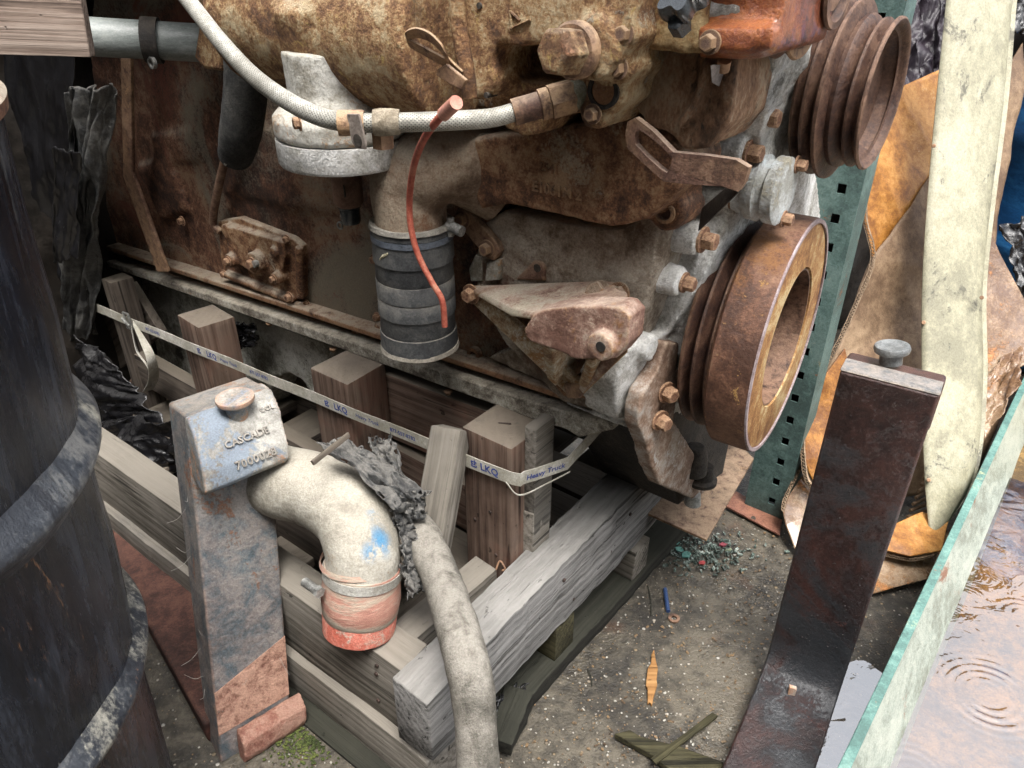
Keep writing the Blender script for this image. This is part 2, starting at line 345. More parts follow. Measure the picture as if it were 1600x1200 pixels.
# ================================================================ SETTING
def ground_mat():
    m = bpy.data.materials.new('wet_gritty_asphalt'); m.use_nodes = True; nt = m.node_tree; p = nt.nodes['Principled BSDF']
    tc = _n(nt, 'ShaderNodeTexCoord'); v = tc.outputs['Object']
    a = _noise(nt, v, 4, 6, .6, .5); b = _noise(nt, v, 40, 8, .7); vo = _n(nt, 'ShaderNodeTexVoronoi'); vo.inputs['Scale'].default_value = 190
    nt.links.new(v, vo.inputs['Vector'])
    vo2 = _n(nt, 'ShaderNodeTexVoronoi'); vo2.inputs['Scale'].default_value = 95; nt.links.new(v, vo2.inputs['Vector'])
    col = _ramp(nt, _step(nt, _math(nt, 'MULTIPLY_ADD', b, .5, _math(nt, 'MULTIPLY', a, .5)), .40, .60), [(0, (.018, .015, .011)), (.5, (.054, .046, .033)), (1, (.105, .090, .066))])
    stone = _n(nt, 'ShaderNodeSeparateColor'); nt.links.new(vo.outputs['Color'], stone.inputs[0])
    k = _math(nt, 'MULTIPLY', _step(nt, stone.outputs[0], .74, .78), _step(nt, vo.outputs['Distance'], .42, .25))
    sc_ = _ramp(nt, stone.outputs[1], [(0, (.05, .045, .04)), (.4, (.12, .11, .09)), (.75, (.18, .12, .06)), (1, (.36, .35, .32))])
    col = _mix(nt, k, col, sc_)
    st2 = _n(nt, 'ShaderNodeSeparateColor'); nt.links.new(vo2.outputs['Color'], st2.inputs[0])
    k2 = _math(nt, 'MULTIPLY', _step(nt, st2.outputs[0], .90, .92), _step(nt, vo2.outputs['Distance'], .36, .2))
    col = _mix(nt, k2, col, _ramp(nt, st2.outputs[1], [(0, (.09, .08, .07)), (.6, (.2, .15, .09)), (1, (.42, .40, .36))]))
    rustk = _step(nt, _noise(nt, v, 6, 5, .6), .57, .68); col = _mix(nt, _math(nt, 'MULTIPLY', rustk, .45), col, (.075, .035, .018))
    nt.links.new(col, p.inputs['Base Color'])
    wet = _step(nt, _noise(nt, v, 3.1, 4, .5), .40, .62)
    nt.links.new(_math(nt, 'MULTIPLY_ADD', wet, -.45, .72), p.inputs['Roughness'])
    h = _math(nt, 'ADD', _math(nt, 'ADD', b, _math(nt, 'MULTIPLY', k, .7)), _math(nt, 'ADD', _math(nt, 'MULTIPLY', k2, 1.2), _noise(nt, v, 240, 4, .6)))
    bp = _n(nt, 'ShaderNodeBump'); bp.inputs['Strength'].default_value = .75; bp.inputs['Distance'].default_value = .004
    nt.links.new(h, bp.inputs['Height']); nt.links.new(bp.outputs[0], p.inputs['Normal']); p.inputs['Specular IOR Level'].default_value = .6
    return m
bm = BM()
NG = 150
vs = {}
for i in range(NG + 1):
    for j in range(NG + 1):
        x = -1.6 + 3.6 * i / NG; y = -.6 + 3.8 * j / NG
        e = min(i, j, NG - i, NG - j)
        vs[i, j] = bm.verts.new((x, y, (mn.noise(V3((x * 3, y * 3, 0))) * .006 + mn.noise(V3((x * 14, y * 14, 3))) * .0022) * min(1, e / 3) - .003 * (abs(x - .42) < .14 and y < .72)))
for i in range(NG):
    for j in range(NG): bm.faces.new((vs[i, j], vs[i + 1, j], vs[i + 1, j + 1], vs[i, j + 1]))
# beyond the yard's gritty patch the same sheet runs on to the horizon
rim = [V3((-1.6, -.6, 0)), V3((2.0, -.6, 0)), V3((2.0, 3.2, 0)), V3((-1.6, 3.2, 0))]; far = [V3((-60, -60, 0)), V3((60, -60, 0)), V3((60, 60, 0)), V3((-60, 60, 0))]
for i in range(4):
    a_, b_, c_, d_ = rim[i], rim[(i + 1) % 4], far[(i + 1) % 4], far[i]; bm.faces.new([bm.verts.new(q) for q in (a_, b_, c_, d_)])
for f in bm.faces: f.normal_update()
tag(ob('ground', bm, ground_mat(), smooth=180), kind='structure')
# loose grit
grit = [M('grit_pale', [(0, (.22, .21, .18)), (1, (.45, .43, .38))], 30, rough=(.3, .6)), M('grit_brown', [(0, (.07, .05, .03)), (1, (.22, .14, .07))], 30, rough=(.3, .6))]
for gi, gm in enumerate(grit):
    bm = BM()
    for k in range(1500):
        px = random.uniform(440, 1330); py = random.uniform(790, 1215); g = Z(px, py)
        if (g - C0).dot(A) > -.02 and (g - C0).dot(B) > -.01: continue
        r = random.choice((.0004, .0005, .0007, .0009, .0011, .0019)) * (1 if gi == 0 else 1.3)
        mt = Matrix.Translation(g + V3((0, 0, .0015))) @ Matrix.Rotation(random.random() * 6, 4, 'Z') @ Matrix.Diagonal((r * random.uniform(.8, 1.9), r, r * .7, 1))
        bmesh.ops.create_icosphere(bm, subdivisions=1, radius=1, matrix=mt)
    tag(ob('grit', bm, gm), ['pale grit scattered over the wet ground', 'brown grit scattered over the wet ground'][gi], 'gravel', kind='stuff')
# puddle beside the dark fork
watm = bpy.data.materials.new('rain_water'); watm.use_nodes = True; nt = watm.node_tree; nt.nodes.remove(nt.nodes['Principled BSDF'])
gl = _n(nt, 'ShaderNodeBsdfGlossy'); gl.inputs['Roughness'].default_value = .015; tr = _n(nt, 'ShaderNodeBsdfTransparent'); tr.inputs[0].default_value = (.86, .74, .56, 1)
lw = _n(nt, 'ShaderNodeLayerWeight'); lw.inputs[0].default_value = .5; fr = _math(nt, 'MULTIPLY_ADD', _math(nt, 'POWER', lw.outputs['Facing'], 4.0), .56, .40); mx = _n(nt, 'ShaderNodeMixShader')
tcw = _n(nt, 'ShaderNodeTexCoord'); bw = _n(nt, 'ShaderNodeBump'); bw.inputs['Strength'].default_value = .12; bw.inputs['Distance'].default_value = .01
nt.links.new(_noise(nt, tcw.outputs['Object'], 22, 3, .5, 1), bw.inputs['Height'])
for n_ in (gl, lw): nt.links.new(bw.outputs[0], n_.inputs['Normal'])
nt.links.new(fr, mx.inputs[0]); nt.links.new(tr.outputs[0], mx.inputs[1]); nt.links.new(gl.outputs[0], mx.inputs[2])
nt.links.new(mx.outputs[0], nt.nodes['Material Output'].inputs[0])
bm = BM(); c = Z(1318, 1165, .0035)
ring = []
for k in range(60):
    t = k / 60 * 6.2832; rr = 1 + .35 * mn.noise(V3((math.cos(t) * 2.2, math.sin(t) * 2.2, 5)))
    ring.append(bm.verts.new(c + A * (math.cos(t) * .10 * rr) + B * (math.sin(t) * .17 * rr)))
bm.faces.new(ring)
tag(ob('puddle', bm, watm), kind='structure')

# unseen walls added to block skylight, behind and left of the viewpoint
wallm = M('grimy_wall_sheeting', [(0, (.05, .05, .048)), (.5, (.085, .083, .078)), (1, (.13, .125, .115))], 1.5, rough=(.5, .8))
for nm, lab, o_, d_, L_, H_ in (('shade_wall', 'tall grey ribbed sheet wall added unseen behind the viewpoint to block skylight', V3((-3.4, -1.9, 0)), V3((1, 0, 0)), 6.2, 4.2),
                                ('shade_wall', 'tall grey ribbed sheet wall added unseen left of the black drum to block skylight', V3((-2.9, 4.2, 0)), V3((0, -1, 0)), 6.0, 4.2)):
    wl = thing(nm, lab, 'wall', o_ + d_ * L_ / 2); n_ = V3((-d_.y, d_.x, 0)); k = 0
    while k * .25 < L_:
        p_ = o_ + d_ * (k * .25); bm = BM()
        slab(bm, [p_, p_ + d_ * .12, p_ + d_ * .15 + n_ * .03, p_ + d_ * .22 + n_ * .03, p_ + d_ * .249, p_ + d_ * .249 - n_ * .02, p_ - n_ * .02], UP * H_)
        ob('sheet_rib', bm, wallm, wl); k += 1
# ================================================================ CRATE
crate = thing('engine_crate', 'weathered grey timber crate carrying the rusty engine', 'crate', C0 - UP * .22)
OP = .119
def post(x, y, wd, dp, m, zb=.06, name='post', off=OP, tw=0):
    T = E(x, y, off); h = T.z - zb; c = T - A * wd / 2 + B * dp / 2 - UP * h / 2
    return plank(name, c - UP * h / 2, c + UP * h / 2, (A + B * tw).normalized(), wd, dp, m, crate, chew=.6)
post(722, 668, .090, .085, wood_brown); post(484, 574, .092, .085, wood_brown); post(275, 494, .088, .075, wood_brown, tw=.1); post(158, 436, .042, .05, wood_dark)
# end-grain blocks nailed behind the near post
for x, y, zb, o in ((818, 664, .27, .088), (815, 795, .12, .090)):
    T = E(x, y, o); h = T.z - zb
    plank('block', T - A * .011, T - A * .011 + B * .045, UP, h, .020, wood_grey, crate, chew=1.5).location.z -= h / 2
# boards behind the posts
def eplank(name, x0, y0, x1, y1, off, h, t, m, below=True, **k):
    a, b = E(x0, y0, off), E(x1, y1, off); d = UP * (-h / 2 if below else h / 2)
    return plank(name, a + d, b + d, UP, h, t, m, crate, **k)
eplank('board', 845, 664, 566, 562, .015, .135, .03, wood_brown); eplank('board', 850, 812, 560, 660, .02, .10, .03, wood_brown)
eplank('board', 560, 600, 150, 440, -.12, .30, .03, wood_dark)
# leaning brace
plank('brace', D(706, 668, 1.10), D(672, 860, 1.10), (A * .9 + UP * .1).normalized(), .052, .030, wood_grey, crate, chew=1.2)
# near side boards
H1 = C0.z
plank('board', C0 + B * .026 - UP * .073, C0 + B * .026 - UP * .073 + A * 1.25, UP, .146, .052, wood_grey, crate, rough=.0025, chew=.8)
b2 = C0 - B * .014 - UP * (H1 - .046) - A * .05
plank('board', b2 + B * .04, b2 + B * .04 + A * 1.3, UP, .084, .08, wood_grey, crate, rough=.003, chew=.8)
# heavy rough rail on the right
Q = Z(667, 1097, .238); tr_ = A * .031 - UP * .062
rail = plank('rail', Q + tr_ - B * .0, Q + tr_ + B * .66, UP, .128, .062, wood_silver, crate, rough=.004, chew=1.5)
# short inner board
q0, q1 = Z(640, 1004, .212), Z(768, 882, .212)
plank('board', q0 - UP * .045 + A * .02, q1 - UP * .045 + A * .01, UP, .088, .045, wood_grey, crate, chew=1)
# inner slats and floor of the crate
for k in range(7):
    s = C0 + A * (.12 + .15 * k) + B * .06 + UP * (.085 - C0.z + .0)
    plank('slat', s, s + B * .75, A, .095, .022, wood_dark, crate, chew=.6)
plank('board', C0 + B * .16 + A * .25 - UP * .10, C0 + B * .16 + A * .95 - UP * .10, UP, .09, .03, wood_dark, crate)
plank('board', C0 + B * .26 + A * .30 - UP * .04, C0 + B * .26 + A * 1.1 - UP * .04, UP, .08, .03, wood_dark, crate)
plank('board', C0 + B * .75 + A * -.02 - UP * .02, C0 + B * .75 + A * 1.2 - UP * .02, UP, .2, .03, wood_dark, crate)
for k in range(4):
    s = Q + A * .075 + B * (.30 + .10 * k) - UP * .11
    plank('slat', s, s + A * .35, B, .09, .02, wood_dark, crate)
# skid under the crate
skid = thing('timber_skid', 'wet blackened mossy skid under the right side of the crate', 'skid', Z(900, 1010, 0))
def skp(name, p0, p1, up, wd, t, m, **k): return plank(name, p0, p1, up, wd, t, m, skid, **k)
g0, g1 = Z(775, 1160, .016), Z(1062, 840, .016); gd = (g1 - g0).normalized(); gn = V3((-gd.y, gd.x, 0))
skp('runner', g0 + gn * .05, g1 + gn * .05 + gd * .05, gn, .10, .032, wood_wet, chew=1.4, rough=.003)
skp('runner', g0 + gn * .17 - gd * .02, g1 + gn * .17, gn, .10, .034, wood_wet, chew=1)
for x, y in ((872, 990), (992, 870)):
    c = Z(x, y, .066)
    skp('block', c + A * .1, c - A * .012, UP, .070, .052, wood_grey if x > 900 else wood_moss, chew=1.6)
a0 = Z(500, 1195, .012)
skp('runner', C0 - UP * (C0.z + .004) - B * .02 - A * .08, C0 - UP * (C0.z + .004) - B * .02 + A * .4, B, .05, .02, wood_wet)
skp('runner', Z(775, 1165, .03), Z(810, 1085, .03), gn, .045, .03, wood_wet, chew=2, rough=.004)

# ================================================================ STRAP
strapm = M('soiled_white_strap', [(0, (.33, .31, .25)), (.5, (.44, .42, .36)), (1, (.62, .60, .55))], 5, rough=(.6, .85), bump=.2, bscale=400)
printm = M('blue_strap_print', [(0, (.03, .05, .20)), (1, (.06, .09, .30))], 60, rough=(.6, .8), bump=0, seedy=False)
strap = thing('cargo_strap', 'dirty white cargo strap with blue lettering stretched across the crate posts', 'strap', E(500, 640, .13))
def ribbon(bm, pts, wv, t=.0012):
    r = []
    for i, p in enumerate(pts):
        d = (pts[min(i + 1, len(pts) - 1)] - pts[max(i - 1, 0)]).normalized(); wi = wv[i] if isinstance(wv, list) else wv
        n = d.cross(wi).normalized() * t / 2
        r.append([bm.verts.new(p + wi / 2 + n), bm.verts.new(p - wi / 2 + n), bm.verts.new(p - wi / 2 - n), bm.verts.new(p + wi / 2 - n)])
    for a, b in zip(r, r[1:]):
        for k in range(4): bm.faces.new((a[k], a[(k + 1) % 4], b[(k + 1) % 4], b[k]))
    bm.faces.new(r[0]); bm.faces.new(r[-1][::-1])
sA, sB = E(143, 478, .127), E(800, 748, .127)
sd_ = (sB - sA).normalized(); sn = -B; sup = sn.cross(sd_).normalized(); sup = sup if sup.z > 0 else -sup
SW = .0215
c1 = sB + sd_ * .012 + B * .007
c2 = c1 - A * .034 + B * .062 + UP * .006; c3 = c2 - A * .0 + B * .16 + UP * .03
path = [sA + (sB - sA) * (i / 40) + UP * .0009 * math.sin(i * .8) for i in range(41)] + [c1 - B * .003, c1 + B * .004] + [c1.lerp(c2, t) for t in (.3, .6, 1)] + [c3]
bm = BM(); ribbon(bm, path, [sup * SW] * 41 + [UP * SW] * 6, .0012)
ob('webbing', bm, strapm, strap, smooth=35)
bm = BM(); ribbon(bm, spline([sB - sup * .009 - B * .0018 - sd_ * .01, sB - sup * .019 - B * .004 + sd_ * .016, c1.lerp(c2, .5) - UP * .018 - A * .006, c2 - UP * .012 - A * .005], 6), UP * .002, .001)
ob('loose_edge', bm, strapm, strap)
def stext(s, x, y, size, seg=0, dim=1, **k):
    if seg == 0:
        o = E(x, y, .1279); o = sA + sd_ * (o - sA).dot(sd_) - B * .0009 - sup * (SW * .5 - (SW - size * .72) / 2)
        return text('lettering', s, size, o, sd_, sup, printm, strap, .0001, **k)
    d = (c2 - c1).normalized(); nn = UP.cross(d).normalized(); nn = nn if nn.dot(CAM - c1) > 0 else -nn; o = c1 + d * x + nn * .0012 - UP * (SW * .5 - (SW - size * .72) / 2)
    return text('lettering', s, size, o, d, UP, printm, strap, .0001, **k)
def emblem(x, y):
    """the stepped maker's mark in front of the letters"""
    o = E(x, y, .1279); o = sA + sd_ * (o - sA).dot(sd_) - B * .0010 - sup * .0065; bm = BM(); u = .0013
    for a, b, c, d in ((0, 0, 1.6, 8), (1.6, 0, 7, 1.7), (1.6, 3.1, 6, 4.7), (1.6, 6.3, 4, 8), (4.6, 4.7, 6.2, 9.6), (6.2, 6.2, 8, 7.8), (7, 1, 8.3, 3)):
        slab(bm, [o + sd_ * (p * u) + sup * (q * u) for p, q in ((a, b), (c, b), (c, d), (a, d))], B * .0002)
    ob('emblem', bm, printm, strap)
for x, y in ((736, 722), (508, 632), (309, 549)):
    emblem(x, y)
    stext('LKQ', x + 14, y + 5, .0165, off=.0004, space=1.05)
stext('Heavy Truck', 0, 0, .0115) if False else None
stext('Heavy Truck', .006, 0, .0115, seg=1, shear=.25, off=.00015)
for x, y in ((556, 655), (345, 567)): stext('Heavy Truck', x, y, .0105, shear=.3)
for x, y in ((610, 676), (392, 588), (228, 515)): stext('877-557-8782', x, y, .0098, off=.0001)
# buckle and tail
bk = E(196, 500, .133); bm = BM()
tube(bm, [bk + sup * .018, bk - sup * .018], .0028, 8); tube(bm, [bk + sup * .018 + sd_ * .02, bk - sup * .018 + sd_ * .02], .0028, 8)
for s in (1, -1): tube(bm, [bk + sup * .018 * s, bk + sup * .018 * s + sd_ * .02], .0024, 8)
tube(bm, [bk + sup * .006 - B * .006, bk + sd_ * .03 - B * .008 - sup * .004], .003, 8)
ob('buckle', bm, steel, strap)
tp = spline([E(208, 505, .135), E(222, 530, .15), E(236, 560, .16), E(240, 590, .15), E(232, 610, .13)], 6)
bm = BM(); ribbon(bm, tp, [(A * math.cos(.5 + i * .06) + B * math.sin(.5 + i * .06)) * .024 for i in range(len(tp))], .0012); ob('tail', bm, strapm, strap)
bm = BM(); ribbon(bm, spline([E(205, 510, .135), E(214, 548, .14), E(232, 575, .15), E(240, 606, .14)], 6), (A * .7 + B * .5).normalized() * .010, .0012); ob('tail', bm, strapm, strap)
# ================================================================ ENGINE
eng = thing('engine', 'large rust-brown diesel engine standing on the timber crate', 'engine', F0 + A * .5 + B * .25 + UP * .42)
def cast(name, m, fn, vox=.005, sm=6, disp=.0, ds=.03, parent=None, label=None):
    bm = BM(); fn(bm); o = ob(name, bm, m, parent or eng, cast=vox, sm=sm, disp=disp, dscale=ds)
    if label: o['label'] = label
    return o
def part(name, m, fn, parent=None, bevel=0, smooth=40, label=None, **k):
    bm = BM(); fn(bm); o = ob(name, bm, m, parent or eng, bevel=bevel, smooth=smooth, **k)
    if label: o['label'] = label
    return o
def ecyl(bm, x, y, o1, o0, r, r1=None, seg=24):
    p = E(x, y, o1); r = rpx(p, r) if r > 1 else r; cyl(bm, p + B * (o1 - o0), p, r1 or r, r, seg)
def f_block(bm):
    eslab(bm, [(172, 395), (300, 442), (560, 534), (800, 622), (955, 652), (1010, 180), (1035, -120), (1050, -500), (150, -330), (140, 100)], 0, -.42)
    # ribs and lumps on the side wall
    eslab(bm, [(210, 260), (260, 250), (290, 330), (250, 345)], .012, -.02)
    eslab(bm, [(235, 215), (300, 205), (310, 250), (240, 255)], .008, -.02)
    eslab(bm, [(345, 180), (560, 250), (600, 330), (480, 330), (345, 300)], .008, -.02)
block = cast('cylinder_block', rust_red, f_block, .0075, 5, .004, .05)
crankm = M('dust_caked_casting', [(0, (.11, .08, .055)), (.35, (.23, .185, .14)), (.7, (.33, .285, .23)), (1, (.42, .375, .31))], 5, dust=((.34, .31, .26), .8), patches=[((.12, .058, .035), 4.5, .55, .66)], rough=(.8, 1), bump=.5)
def f_low(bm):
    eslab(bm, [(742, 405), (752, 350), (790, 328), (880, 348), (970, 358), (1015, 330), (1035, 270), (1055, 300), (1030, 420), (1000, 520), (985, 590), (955, 650), (880, 632), (790, 540), (745, 470)], .048, -.03)
    eslab(bm, [(760, 560), (955, 648), (975, 560), (850, 520)], .02, -.03)
    eslab(bm, [(940, 470), (985, 400), (1012, 340), (1030, 330), (1020, 430), (985, 540), (960, 560)], .052, .0)
cast('crankcase_bulge', crankm, f_low, .004, 6, .003, .02)
def f_sill(bm):
    def bar(x0, y0, x1, y1, o1, o0, h, up=0):
        a, b = E(x0, y0, o1), E(x1, y1, o1); a += UP * up; b += UP * up
        slab(bm, [a, b, b - UP * h, a - UP * h], B * (o1 - o0))
    bar(165, 384, 958, 640, .030, -.02, .012)
    bar(165, 396, 958, 652, .014, -.02, .008)
part('sill_flange', rust, f_sill, bevel=.003)
def f_gask(bm):
    a, b = E(165, 408, .036), E(905, 672, .036); slab(bm, [a, b, b - UP * .007, a - UP * .007], B * .06)
part('gasket_strip', greyiron, f_gask, bevel=.001)
def f_pf(bm):
    pts = [E(x, y, .040) for x, y in ((170, 417), (560, 556), (840, 658), (885, 672), (905, 684))]
    slab(bm, [pts[0], pts[1], pts[2], pts[3], pts[4], E(958, 672, .04), E(962, 658, .04), E(870, 640, .04), E(165, 408, .04)], B * .05)
part('pan_flange', M('grimy_pan_flange', [(0, (.08, .065, .05)), (.5, (.27, .245, .20)), (1, (.48, .46, .40))], 14, dust=(DUST, .6), rough=(.7, .9)), f_pf, bevel=.003)
# raised pill-shaped rib and rounded end of the sill
def f_rib(bm): tube(bm, [E(590, 508, .004), E(700, 548, .008), E(838, 600, .01)], .011, 10, 3)
cast('casting_rib', rust, f_rib, .003, 8)
def f_pan(bm):
    eslab(bm, [(185, 418), (720, 610), (720, 690), (500, 640), (476, 600), (452, 584), (430, 590), (412, 640), (380, 640), (180, 520)], -.03, -.30)
cast('oil_pan', panm, f_pan, .006, 6, .006, .04)
# side cover plate with its bosses -------------------------------------------
def f_cov(bm):
    eslab(bm, [(340, 345), (372, 340), (455, 372), (470, 385), (472, 466), (455, 470), (352, 428), (345, 410)], .014, -.005)
    eslab(bm, [(352, 352), (440, 378), (445, 400), (440, 430), (400, 432), (355, 400)], .028, 0)
    for x, y, r, o in ((395, 412, .021, .045), (428, 436, .012, .040), (425, 395, .010, .036), (357, 408, .014, .04), (352, 362, .014, .03)): ecyl(bm, x, y, o, 0, r)
    tube(bm, [E(352, 428, .022), E(456, 470, .022)], .008, 8, 2); tube(bm, [E(468, 385, .02), E(470, 466, .02)], .008, 8, 2)
cov = cast('side_cover', rust, f_cov, .0025, 5, .002, .015)
for x, y, o, r in ((395, 412, .046, .013), (428, 436, .042, .009), (357, 408, .042, .010), (449, 374, .016, .009), (453, 464, .026, .011), (351, 428, .024, .009), (480, 474, .006, .008)): bolt(E(x, y, o), -B, r, rust_bolt, cov)
part('drain_plug', steel, lambda bm: ecyl(bm, 396, 413, .052, .04, .007, seg=8), cov)
# brown tube and rusty bar at the left
part('breather_tube', rust_mauve, lambda bm: tube(bm, [E(372, 150, .05), E(356, 230, .04), E(342, 290, .03), E(333, 345, .02), E(345, 362, .015)], .0075, 12))
part('dipstick_bar', rust_mauve, lambda bm: (slab(bm, [E(x, y, .06) for x, y in ((188, 90), (203, 90), (206, 270), (262, 425), (245, 425), (192, 275))], B * .008)), bevel=.002)
# foam covered hose
part('foam_hose', foam, lambda bm: tube(bm, [E(352, -60, .10), E(366, 0, .10), E(383, 70, .10), E(384, 140, .10), E(376, 205, .10), E(368, 243, .09)], [.030, .030, .031, .031, .031, .027], 24, 8), disp=.002, dscale=.004)
part('foam_hose_lip', M('paler_hose_end', [(0, (.12, .11, .09)), (1, (.22, .2, .17))], 20), lambda bm: tube(bm, [E(349, 222, .11), E(346, 240, .112), E(356, 258, .112)], .0045, 10))
# cooler drum on top ----------------------------------------------------------
cA, cB = E(408, 16, .11), E(722, 58, .11); cd_ = (cB - cA).normalized(); CR = .095
_nc = E(532, 232, .155)
def f_cool(bm):
    lathe(bm, [(-.01, .07), (0, .083), (.012, CR), ((cB - cA).length, CR)], cA, cd_, 48)
    lathe(bm, [(.078, rpx(_nc, 76)), (.095, rpx(_nc, 82)), (.12, rpx(_nc, 100)), (.16, rpx(_nc, 110)), (.18, rpx(_nc, 60))], _nc + B * .030, UP, 48)
    eslab(bm, [(395, -60), (440, -60), (470, 60), (420, 70), (395, 40)], .16, .05)
cool = cast('oil_cooler', rust_pale, f_cool, .005, 9, .0025, .02)
text('casting_mark', '210652', .0125, E(481, 24, .200) , cd_, (UP * .9 + B * .35).normalized(), rust_pale, cool, .003, off=.0003)
part('pipe_flange', rust_pale, lambda bm: slab(bm, [E(x, y, .08) for x, y in ((303, -40), (345, -40), (350, 60), (346, 112), (318, 108), (302, 90), (309, 45))], B * .03), bevel=.006, segs=3)
# white neck under the cooler
nc = E(538, 232, .155); nr = rpx(nc, 102)
def f_neck(bm):
    lathe(bm, [(.018, nr * .96), (.022, nr), (.042, nr), (.050, nr * .9), (.058, nr * .78), (.070, nr * .72)], nc, UP, 56)
    lathe(bm, [(.040, nr * .73), (.066, nr * .72), (.115, nr * .74)], nc, UP, 56)
neck = cast('cooler_neck', whitepaint, f_neck, .003, 5, .002, .01)
part('neck_rim', alu, lambda bm: lathe(bm, [(-.014, nr * .97), (-.010, nr), (.017, nr), (.017, nr * .8), (-.014, nr * .8)], nc, UP, 64, closed=True), label='flaking white rim of the neck')
bolt(E(469, 192, .288), (-B + A * .5).normalized(), .0085, rust_bolt, neck)
part('hex_boss', rust_bolt, lambda bm: lathe(bm, [(0, .0105), (.018, .0105), (.019, .008)], E(598, 214, .285) - UP * .010, UP, 6))
# drain fitting
dfc = E(545, 316, .10)
dfit = part('drain_fitting', M('brown_primer_tube', [(0, (.14, .075, .05)), (1, (.27, .16, .11))], 12, dust=(DUST, .4)), lambda bm: lathe(bm, [(-.006, .016), (0, .021), (.075, .021)], dfc, UP, 28))
part('drain_cap', knobm, lambda bm: lathe(bm, [(-.030, .013), (-.026, .0145), (-.008, .0145), (-.006, .017), (-.002, .017)], dfc, UP, 24), dfit)
part('drain_hole', greyiron, lambda bm: cyl(bm, dfc + UP * .022 - A * .013 - B * .0155, dfc + UP * .022 - A * .012 - B * .017, .0085, seg=16), dfit)
part('tie_ring', steel, lambda bm: lathe(bm, [(-.001, .006), (.001, .006), (.001, .0042), (-.001, .0042)], dfc - UP * .034 + A * .013 - B * .01, -B, 16, closed=True), dfit)
# main upper housing -----------------------------------------------------------
def f_head(bm):
    eslab(bm, [(708, -120), (1010, -120), (985, 40), (978, 70), (940, 66), (880, 72), (838, 70), (800, 74), (778, 66), (770, 90), (775, 130), (768, 150), (738, 158), (722, 140), (712, 60)], .165, .02)
    eslab(bm, [(722, 60), (985, 60), (985, 150), (978, 188), (940, 196), (905, 178), (856, 180), (840, 212), (815, 212), (790, 200), (770, 172), (735, 166)], .085, .0)
    eslab(bm, [(768, 128), (850, 125), (880, 150), (856, 180), (842, 210), (815, 214), (790, 202), (768, 172)], .13, .0)
    ecyl(bm, 925, 78, .172, .05, 48); ecyl(bm, 943, 142, .150, .06, 30); ecyl(bm, 925, 178, .150, .06, 26); ecyl(bm, 966, 104, .155, .06, 25); ecyl(bm, 976, 52, .16, .06, 24)
    eslab(bm, [(890, 60), (975, 60), (984, 110), (975, 160), (935, 195), (905, 165), (880, 120)], .145, .05)
    eslab(bm, [(868, 140), (905, 130), (915, 175), (868, 180)], .125, .05)
head = cast('upper_housing', rust_pale, f_head, .0042, 6, .002, .02)
part('housing_ridge', rust_pale, lambda bm: tube(bm, [E(713, -60, .170), E(716, 30, .170), E(729, 110, .170), E(735, 150, .166)], .0085, 10), head, disp=.001)
for pts in (((797, 16), (800, 45)), ((797, 45), (829, 30)), ((797, 18), (812, 32))): part('casting_mark', rust_pale, lambda bm: tube(bm, [E(*pts[0], .1665), E(*pts[1], .1665)], .0014, 6, 1), head)
bolt(E(817, 98, .108), -B, rpx(E(817, 98, .1), 17), rust_mauve, head, tall=1.2)
part('big_collar', rust_mauve, lambda bm: lathe(bm, [(0, rpx(E(903, 78, .178), 43)), (.008, rpx(E(903, 78, .178), 43)), (.011, rpx(E(903, 78, .178), 39))], E(903, 78, .174), -B, 40), head)
ax_ = (-B + A * .18 + UP * .05).normalized()
part('hex_plug', rust_pale, lambda bm: lathe(bm, [(0, rpx(E(893, 80, .186), 37)), (.022, rpx(E(893, 80, .186), 37)), (.027, rpx(E(893, 80, .186), 32)), (.028, .012)], E(895, 80, .186), ax_, 6), head, bevel=.0015, label='large hexagonal plug')
for x, y, o, r in ((976, 52, .161, 18), (967, 106, .157, 18), (927, 178, .152, 16)): bolt(E(x, y, o), -B, rpx(E(x, y, o), r), rust_mauve, head)
part('bore', greyiron, lambda bm: lathe(bm, [(-.004, .016), (0.002, .0165), (.002, .0125), (-.004, .0125)], E(943, 142, .1505), -B, 32, closed=True), head)
part('bore_floor', rust, lambda bm: ecyl(bm, 943, 142, .1515, .13, .0123), head)
for x, y in ((748, 9), (759, 149)): part('pin_hole', greyiron, lambda bm: ecyl(bm, x, y, .1665, .15, .003, seg=10), head)
# folded strip clip
lp = spline([E(697, 98, .21), E(668, 82, .215), E(640, 66, .215), E(637, 56, .22), E(652, 51, .22), E(672, 58, .22), E(690, 75, .218), E(697, 88, .214), E(705, 100, .205), E(724, 118, .20)], 5)
part('strip_clip', rust_mauve, lambda bm: ribbon(bm, lp, (UP * .75 - A * .35 - B * .55).normalized() * .012, .002))
part('strip_tab', rust_mauve, lambda bm: slab(bm, [E(x, y, .212) for x, y in ((683, 108), (697, 100), (728, 125), (720, 140), (703, 132), (681, 118))], B * .004), bevel=.001)
# elbow and rubber hose -----------------------------------------------------
ht = E(643, 348, .115)
elb = [E(790, 280, .02), E(750, 262, .045), E(705, 250, .08), E(670, 262, .105), ht + UP * .055, ht - UP * .01]
cast('outlet_elbow', M('tan_cast_elbow', [(0, (.13, .085, .055)), (.4, (.23, .165, .115)), (1, (.33, .27, .20))], 8, dust=(DUST, .8), patches=[((.15, .07, .035), 5, .54, .66)], rough=(.75, .95)),
     lambda bm: tube(bm, elb, [.058, .056, .052, .049, .048, .047], 32, 8), .004, 5, .0015)
prof = [(0, .0515), (.004, .0535), (.010, .0535), (.0105, .051), (.018, .051), (.0185, .0535)]
z = .022
while z < .165: prof += [(z, .0525 + .001 * math.sin(z * 90)), (z + .0235, .0532 + .001 * math.sin(z * 90)), (z + .0245, .0518)]; z += .0255
prof += [(.172, .0535), (.176, .0525), (.176, .047), (.06, .046), (0, .046)]
